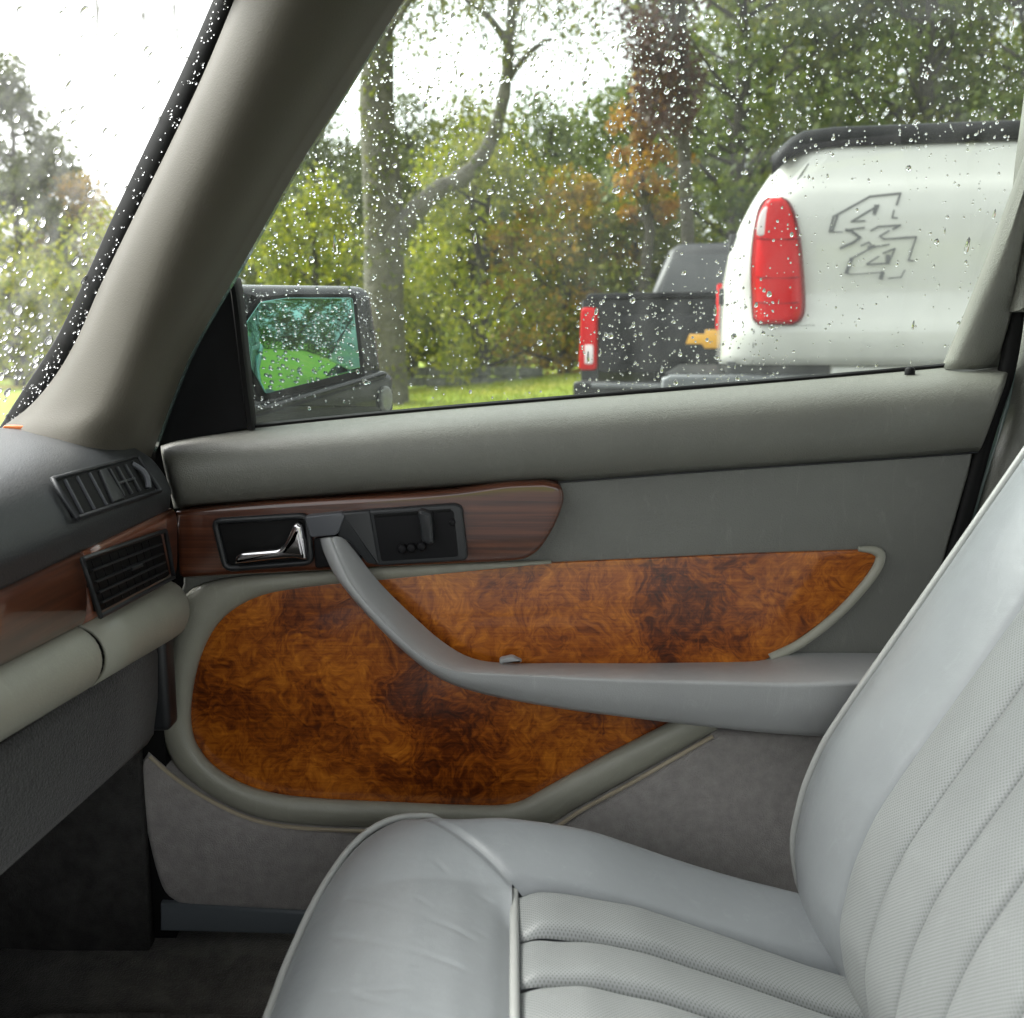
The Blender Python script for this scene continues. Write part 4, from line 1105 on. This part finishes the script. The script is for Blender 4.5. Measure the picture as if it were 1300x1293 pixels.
for s in st:
    q = [Vector(s[i:i + 3]) for i in (0, 3, 6, 9)]
    prof_pts = [q[0], q[0].lerp(q[1], .55) + Vector((0, 0, .001)), q[0].lerp(q[1], .86), q[1] + Vector((0, .001, -.002)), q[1].lerp(q[2], .14) + Vector((0, -.002, 0)), q[1].lerp(q[2], .5) + Vector((0, -.004, 0)), q[1].lerp(q[2], .84), q[2] + Vector((0, .006, 0)), q[2].lerp(q[3], .3), q[3]]
    rows.append([tuple(v) for v in cr([tuple(v) for v in prof_pts], 3)])
loft('armrest', rows, M['arm'], door, close_v=True, caps=True)
slab('armrest_clip', round_poly([(634, 838), (650, 834), (664, 841), (634, 844)], 3, 3), 1.120, .01, .002, M['arm'], door)
# --- mirror sail, window rubbers, glass
slab('mirror_sail', [(186, 570), (196, 542), (214, 497), (236, 448), (262, 402), (292, 350), (297, 352), (301, 372), (318, 545), (260, 556)], 1.185, .03, .004, M['black'], door)
tube('front_seal', [P(x, y, 1.18) for x, y in cr([(292, 350), (298, 372), (305, 430), (312, 490), (319, 546)], 3)], .005, M['rubber'], door, 6)
GP0 = Vector((0, 1.215, .985)); GN = Vector((0, -math.cos(R(14)), -math.sin(R(14))))
frame_top = [(270, 375), (296, 330), (360, 222), (425, 118), (492, 10), (560, -100)]
tube('frame_seal', [onplane(x + 1, y + 3, GP0 + Vector((0, -.012, 0)), GN) for x, y in cr(frame_top, 4)], .0045, M['rubber'], door, 6)
glp = [onplane(x, y, GP0, GN) for x, y in [(262, 575), (262, 400), (560, -95), (1390, -95), (1390, 60), (1250, 500), (1200, 520)]]
pane = slab_plane('window_pane', glp, GN, .004, .0005, M['glass'], door, rings=1)
# inner and outer sweeps at the foot of the glass
tube('window_sweep', [P(x, y - 3, 1.200) for x, y in TT[8:-3]], .0042, M['rubber'], door, 6)
fr_o = [(1199, 469), (1222, 415), (1252, 340), (1294, 228), (1340, 100), (1400, -80)]
fr_i = [(1268, 466), (1276, 430), (1290, 360), (1312, 228), (1350, 100), (1440, -80)]
rows = []
for a, b in zip(cr(fr_o, 4), cr(fr_i, 4)):
    y0 = 1.185 - .22 * max(0, (470 - a[1]) / 560)
    rows.append([P(a[0] - 3, a[1], y0 + .035), P(*a, y0 + .012), P(a[0] + 4, a[1], y0 - .006), P(a[0] + 14, a[1], y0 - .018), P(a[0] * .45 + b[0] * .55, a[1], y0 - .022), P(b[0] - 4, b[1], y0 - .014), P(*b, y0)])
loft('rear_frame', rows, M['belt'], door, thick=.003)
tube('rear_seal', [P(x, y, 1.155) for x, y in cr([(1312, 228), (1292, 380), (1279, 465), (1262, 520), (1246, 572), (1222, 660), (1198, 740), (1176, 810), (1140, 900)], 4)], .010, M['rubber'], door, 8)
lk = P(1155, 476, 1.172)
tube('lock_pin', [lk, lk + Vector((0, 0, .006)), lk + Vector((0, 0, .0075)), lk + Vector((0, 0, .0095))], [.0058, .0058, .005, .002], M['black'], door, 12)

# --- wing mirror (bolted to the door)
mn = Vector((.775, -.632, -.005)).normalized()
m0 = P(385, 440, 1.40)
def MP(px, py, o=0.0): return onplane(px, py, m0 + mn * o, mn)
mh = slab_plane('mirror_housing', [MP(x, y) for x, y in round_poly([(303, 368), (310, 361), (466, 363), (476, 372), (486, 440), (490, 474), (480, 484), (330, 522), (312, 500)], 7, 3)], mn, .075, .02, M['mirror_black'], door, rings=5)
slab_plane('mirror_lip', [MP(x, y, .012) for x, y in round_poly([(316, 512), (340, 514), (488, 471), (494, 473), (490, 482), (330, 530), (318, 530)], 3, 2)], mn, .03, .005, M['mirror_black'], mh)
slab_plane('mirror_foot', [MP(x, y, -.002) for x, y in round_poly([(312, 505), (490, 470), (502, 476), (503, 524), (490, 530), (314, 548)], 8, 3)], mn, .09, .012, M['mirror_black'], mh)
slab_plane('mirror_bezel', [MP(x, y, .003) for x, y in round_poly([(306, 412), (328, 378), (364, 373), (452, 373), (464, 474), (462, 478), (338, 508), (330, 506), (314, 470)], 4, 3)], mn, .01, .002, M['rubber'], mh)
slab_plane('mirror_glass', [MP(x, y, .0045) for x, y in round_poly([(310, 414), (331, 383), (364, 378), (448, 378), (458, 470), (337, 501), (319, 468)], 4, 3)], mn, .005, .001, M['mirror'], mh)
M['pale_reflection'] = mat('pale_reflection', (.22, .22, .20), .2, coat=.6, var=.3, vscale=40)
slab_plane('oval_reflection', [MP(492 + 8 * math.cos(t), 507 + 17 * math.sin(t), .004) for t in [i * math.pi / 8 for i in range(16)]], mn, .01, .004, M['pale_reflection'], mh)  # pale disc standing in for a wheel's reflection on the glossy housing

# ================================================================== PASSENGER SEAT
seat = thing('passenger_seat', 'pale grey leather passenger seat with pleated perforated inserts', 'seat', (.15, .75, .30))
SEAMS = [.88 - .0655 * i for i in range(8)]   # pleat seams of the cushion, far to near
FAR, NEAR = 1.025, .42
bx_, bz_ = zip(*[(-.212, .498), (-.2, .515), (-.17, .535), (-.13, .548), (-.09, .553), (-.05, .550), (-.015, .539), (.0, .527), (.02, .536), (.06, .535), (.12, .522), (.2, .493), (.28, .462), (.36, .437), (.46, .41)])
def cush_base(x): return float(np.interp(x, bx_, bz_))
_xs = np.linspace(-.212, .46, 200)
_zs = np.array([cush_base(x) for x in _xs]); _k = np.array([1, 4, 6, 4, 1]) / 16.0
for _ in range(3):
    _zs[2:-2] = np.convolve(_zs, _k, 'valid')
def cz(x): return float(np.interp(x, _xs, _zs))
rw_ = random.Random(5)
_fx = np.linspace(-.212, .46, 300)
_fy = np.interp(_fx, (-.212, -.208, -.20, -.19, -.178, -.16, -.14, -.116, -.05, .1, .46), (.80, .855, .90, .938, .968, .993, 1.008, 1.017, 1.022, 1.022, 1.015))
for _ in range(2): _fy[2:-2] = np.convolve(_fy, _k, 'valid')
def far_edge(x):  # plan outline of the far side: rounds into the front edge
    return float(np.interp(x, _fx, _fy))
def bol(y, x):    # door-side bolster profile, added height
    if far_edge(x) < .89 or y <= .88: return 0.0
    t = (y - .88) / (far_edge(x) - .88)
    kx = min(1.0, max(0.0, (x + .212) / .20))
    rise = .022 * math.sin(min(1, t * 1.5) * math.pi / 2) * kx
    drop = -float(np.interp(x, (-.212, -.15, -.09, 0, .06), (0, .008, .024, .09, .11))) * max(0, (t - .55) / .45) ** 2.6
    return rise + drop
# smooth front roll
ys_ = [NEAR + (far_edge(0) - NEAR) * i / 60 for i in range(61)]
def crease(x, y):
    s = 0
    for (x0, y0, x1, y1, d, wdt) in ((-.16, .87, -.03, .79, .0034, .0035), (-.165, .81, -.035, .745, .0030, .0035), (-.075, .90, -.018, .855, .0028, .0030), (-.13, .715, -.04, .68, .0024, .003), (-.17, .735, -.08, .715, .0016, .003), (-.09, .845, -.02, .80, .0018, .0028)):
        vx, vy = x1 - x0, y1 - y0; L2 = vx * vx + vy * vy
        t = max(0, min(1, ((x - x0) * vx + (y - y0) * vy) / L2)); wv = .008 * math.sin(t * 3.1)
        d2 = math.hypot(x - x0 - vx * t - wv * .4, y - y0 - vy * t + wv)
        s -= 1.7 * d * math.exp(-(d2 / wdt) ** 2) * math.sin(math.pi * min(1, max(.05, t)))
    return s
def grid(name, us, vs, fn, mt, parent, uvscale=None):
    rows = [[fn(u, v) for v in vs] for u in us]
    o = loft(name, rows, mt, parent, thick=.0)
    uvl = o.data.uv_layers.new(name='UVMap')
    co = {}
    nv = len(vs)
    for poly in o.data.polygons:
        for li in poly.loop_indices:
            vi = o.data.loops[li].vertex_index
            uvl.data[li].uv = (us[vi // nv], vs[vi % nv])
    return o
us = [-.212 + .212 * (i / 95) ** 1.3 for i in range(96)]; vs = list(np.linspace(0, 1, 230))
def corner_seam(x):  # diagonal seam from insert corner to the outer front corner
    return .885 + 1.06 * max(0, -x)
def cz2(x):  # bolster crown line, without the dip at the insert seam
    return cz(x) if x < -.07 else float(np.interp(x, (-.07, -.03, 0, .03, .08, .2, .46), (cz(-.07), .5495, .546, .541, .531, .495, .412)))
def sx(x): return x * .955 if x < 0 else x
def front_fn(x, v):
    ye = min(far_edge(x), corner_seam(x))
    y = NEAR + (ye - NEAR) * v
    near_seam = -.004 * math.exp(-((v - 1) * (ye - NEAR) / .008) ** 2)
    q = max(0.0, min(1.0, (v - .86) / .14)); q = q * q * (3 - 2 * q)
    return (sx(x), y, cz(x) * (1 - q) + cz2(x) * q + bol(y, x) + near_seam + crease(x, y))
grid('front_roll', us, vs, front_fn, M['leather'], seat)
us2 = list(np.linspace(-.162, .46, 80)); vs2 = list(np.linspace(0, 1, 40))
def bol_fn(x, v):
    y0 = corner_seam(x) if x < 0 else .885 - .008 * min(1, x / .02)
    y0 = min(y0, far_edge(x) - .002)
    y = y0 + (far_edge(x) - y0) * v
    s = -(.004 + .016 * min(1, max(0, x) / .02)) * math.exp(-((v) * (far_edge(x) - y0) / .007) ** 2)
    lump = .003 * math.sin(x * 23) * math.sin(v * 3)
    zc = cz2(x)
    return (sx(x), y, zc + bol(y, x) + s + lump)
grid('side_bolster', us2, vs2, bol_fn, M['leather'], seat)
# side skirts below the bolster and front roll so the cushion is solid
sk = []
for x in [-.2118 + .672 * (i / 60) ** 1.6 for i in range(61)]:
    y = far_edge(x); z = cz2(x) + bol(y, x)
    xo = sx(x)
    sk.append([(xo, y, z + .004), (xo, y + .006, z - .02), (xo, y + .004, z - .06), (xo, y - .02, .33)])
loft('cushion_side', sk, M['leather'], seat)
fk = []
for y in np.linspace(NEAR, .81, 40):
    fk.append([(-.2022, y, .500), (-.207, y, .480), (-.209, y, .44), (-.196, y, .36), (-.17, y, .32)])
loft('cushion_front', fk, M['leather'], seat)
# pleats: each a part
for i in range(7):
    ya, yb = SEAMS[i], SEAMS[i + 1]
    us3 = list(np.linspace(.004, .46, 70)); vs3 = [yb + (ya - yb) * (.5 - .5 * math.cos(math.pi * i / 27)) for i in range(28)]
    def pleat_fn(x, y, ya=ya, yb=yb, i=i):
        t = (y - yb) / (ya - yb)
        h = .0105 * (1 - abs(2 * t - 1) ** 9) + .0025 * (1 - abs(2 * t - 1) ** 2) - .007 + .005 * (.5 - t)
        h *= (1 - math.exp(-((x - .0) / .016))) * .9 + .1
        h += .0018 * math.sin(x * 60 + i * 2) * math.exp(-((x - .04) / .05) ** 2)
        return (x, y, cz(x) + h - .002 + .006 * (i == 0) * t)
    grid('pleat', us3, vs3, pleat_fn, M['perf'], seat)
pp = [(.002, y, cz(.002) + .006) for y in np.linspace(NEAR, .884, 24)]
tube('piping', pp, .0042, M['pipe'], seat, 8)
fp = [(sx(-.213), y, cz(-.212) + .002) for y in np.linspace(NEAR, .79, 24)]
fp += [(sx(x) - .001, far_edge(x) + .001, cz2(x) + bol(far_edge(x), x) + .003) for x in [-.2118 + .15 * (i / 50) ** 1.7 for i in range(51)]]
tube('piping', fp, .0040, M['pipe'], seat, 8)
# ---- backrest
bk_z = [.36, .42, .47, .52, .58, .63, .68, .74, .80, .92, 1.05, 1.12]
bk_x = [.370, .338, .315, .306, .316, .334, .363, .400, .437, .510, .588, .632]
_bz = np.linspace(.36, 1.12, 160); _bx = np.interp(_bz, bk_z, bk_x)
for _ in range(5): _bx[2:-2] = np.convolve(_bx, _k, 'valid')
def bx(z): return float(np.interp(z, _bz, _bx))
BS = [.853 - .0668 * i for i in range(8)]
BFAR = 1.012
def bb_fn(z, v):
    y = BS[0] + (BFAR - BS[0]) * v
    h = .017 * math.sin(v * math.pi * .93)
    h -= .003 * max(0, (v - .70) / .30) ** 2.2
    h -= .006 * math.exp(-(v * .16 / .006) ** 2)
    h += .0025 * math.sin(z * 31) * math.sin(v * 3.1)
    return (bx(z) - h * .86, y, z + h * .4)
zs_ = list(np.linspace(.37, 1.12, 90))
grid('back_bolster', zs_, list(np.linspace(0, 1, 36)), bb_fn, M['leather'], seat)
for i in range(7):
    ya, yb = BS[i], BS[i + 1]
    def bp_fn(z, y, ya=ya, yb=yb, i=i):
        t = (y - yb) / (ya - yb)
        h = .0115 * (1 - abs(2 * t - 1) ** 9) + .0025 * (1 - abs(2 * t - 1) ** 2) - .007 + .008 * (t - .5)
        return (bx(z) - h * .86, y, z + h * .4)
    grid('back_pleat', zs_, [yb + (ya - yb) * (.5 - .5 * math.cos(math.pi * i / 27)) for i in range(28)], bp_fn, M['perf'], seat)
bpip = [Vector(bb_fn(z, 1.0)) + Vector((-.001, .003, 0)) for z in np.linspace(.40, 1.12, 60)]
tube('piping', bpip, .0045, M['pipe'], seat, 8)
sd_ = []
for z in np.linspace(.37, 1.12, 40):
    e = bb_fn(z, 1.0)
    sd_.append([(e[0], e[1], e[2]), (e[0] + .012, e[1] - .004, e[2]), (e[0] + .03, e[1] + .004, e[2]), (e[0] + .09, e[1] + .006, e[2] - .01), (e[0] + .14, e[1] - .06, e[2] - .02), (e[0] + .14, .40, e[2] - .02)])
loft('back_shell', sd_, M['leather'], seat)

# ================================================================== RAIN
def drops(name, spots, n_dir, mt, parent, label=None, seg=9):
    """spots: (point on outer face, radius, elongation down, height); little domes with a flat back"""
    vs, fs = [], []
    n = Vector(n_dir).normalized()
    e1 = Vector((n.y, -n.x, 0)).normalized() if abs(n.z) < .99 else Vector((1, 0, 0))
    e2 = n.cross(e1)
    if e2.z < 0: e2 = -e2
    g = random.Random(12)
    for p, r, el, h in spots:
        b0 = len(vs); ph = g.random() * 6
        w1, w2 = g.uniform(.0, .16), g.uniform(.0, .12)
        prof_ = ((1.0, 0.0), (.93, .38), (.68, .76), (.34, .95))
        for f, hh in prof_:
            for k in range(seg):
                a = 2 * math.pi * k / seg
                q = r * f * (1 + w1 * math.cos(2 * a + ph) + w2 * math.cos(3 * a + ph * 2))
                s_ = math.sin(a)
                vs.append(p + e1 * (q * math.cos(a)) + e2 * (q * s_ * (el if s_ > 0 else 1)) + n * (h * r * hh))
        vs.append(p + n * (h * r)); vs.append(Vector(p))
        top, bot = b0 + 4 * seg, b0 + 4 * seg + 1
        for ring in range(3):
            for k in range(seg):
                k2 = (k + 1) % seg
                fs.append((b0 + ring * seg + k, b0 + ring * seg + k2, b0 + (ring + 1) * seg + k2, b0 + (ring + 1) * seg + k))
        for k in range(seg):
            k2 = (k + 1) % seg
            fs.append((b0 + 3 * seg + k, b0 + 3 * seg + k2, top)); fs.append((b0 + k2, b0 + k, bot))
    me = bpy.data.meshes.new(name)
    me.from_pydata([tuple(v) for v in vs], [], fs)
    bm = bmesh.new(); bm.from_mesh(me); bmesh.ops.recalc_face_normals(bm, faces=bm.faces); bm.to_mesh(me); bm.free()
    me.polygons.foreach_set('use_smooth', [True] * len(me.polygons)); me.materials.append(mt)
    o = bpy.data.objects.new(name, me); COL.objects.link(o); adopt(o, parent)
    return prop(o, kind='stuff')
g = random.Random(21)
spots = []
# denser where the photograph shows more: upper middle; sparser over the lawn and the white truck
def dens(px, py):
    d = .45
    d += .65 * math.exp(-((py - 90) / 150) ** 2) * (1 if px < 880 else .35)
    d += .5 * math.exp(-((px - 380) / 130) ** 2 - ((py - 230) / 150) ** 2)
    if px > 930 and py > 190: d *= .42
    if py > 330 and px < 740: d *= .55
    if 730 < px < 1000 and py > 380: d = .95
    return d
out_n = -GN
for _ in range(12000):
    px, py = g.uniform(270, 1330), g.uniform(-80, 520)
    if g.random() > dens(px, py): continue
    if px < 296 + (330 - py) * .60 and py < 345: continue
    p = onplane(px, py, GP0 - GN * .0048, GN)
    if len(spots) > 5200: break
    r = min(.0033, .0006 + g.expovariate(1 / .00048))
    spots.append((p, r, g.uniform(1.0, 1.8) if g.random() > .012 else g.uniform(4, 8), g.uniform(.16, .42)))
drops('raindrops', spots, out_n, M['water'], pane)
# windscreen: bigger, streakier
ws_n = Vector((-.78, .25, .5)).normalized()
spots = []
def wsp(s, f):
    i = f * (len(ws_rows) - 1); a = min(len(ws_rows) - 2, int(i)); t = i - a
    ss = (0, .06, .14, .25, .4, .6, .9, 1.3, 1.6); j = max(k for k in range(len(ss) - 1) if ss[k] <= s); u = (s - ss[j]) / (ss[j + 1] - ss[j])
    q = [Vector(ws_rows[a + da][j + dj]) for da in (0, 1) for dj in (0, 1)]
    p = q[0].lerp(q[1], u).lerp(q[2].lerp(q[3], u), t)
    n = (q[1] - q[0]).cross(q[2] - q[0]).normalized()
    return p, (n if n.x < 0 else -n)
for _ in range(2800):
    s = g.uniform(0, .55); f = g.random() ** 1.3
    p, n = wsp(s, f)
    if g.random() > .35 + .65 * math.exp(-((f - .3) / .3) ** 2): continue
    spots.append((p + n * .001, min(.0055, .0011 + g.expovariate(1 / .0011)), g.uniform(1.0, 1.9), g.uniform(.3, .6)))
drops('raindrops', spots, wsp(.2, .5)[1], M['water'], ws)
# beads on the gasket and on the wing mirror
spots = []
for _ in range(300):
    k = g.randrange(len(rows)) if False else g.randrange(len(ga) - 1); t = g.random(); u = g.uniform(.12, .8)
    x0, y0, q0 = [ga[k][c] + (ga[k + 1][c] - ga[k][c]) * t for c in range(3)]
    x1, y1, q1 = [gb[k][c] + (gb[k + 1][c] - gb[k][c]) * t for c in range(3)]
    spots.append((P(x0 + (x1 - x0) * u, y0 + (y1 - y0) * u, q0 + (q1 - q0) * u - .0055), g.uniform(.0005, .0016), 1.2, .35))
drops('raindrops', spots, (.2, -1, 0.1), M['water'], gasket)
spots = []
for _ in range(520):
    px, py = g.uniform(312, 484), g.uniform(368, 520)
    if py > 525 - (px - 312) * .25: continue
    ins = 330 < px < 452 and 382 < py < 500 - (px - 335) * .25
    spots.append((MP(px, py, .0062 if ins else .0135 if py > 505 else .0005), g.uniform(.0006, .0024), 1.2, .55))
drops('raindrops', spots, mn, M['water'], mh)
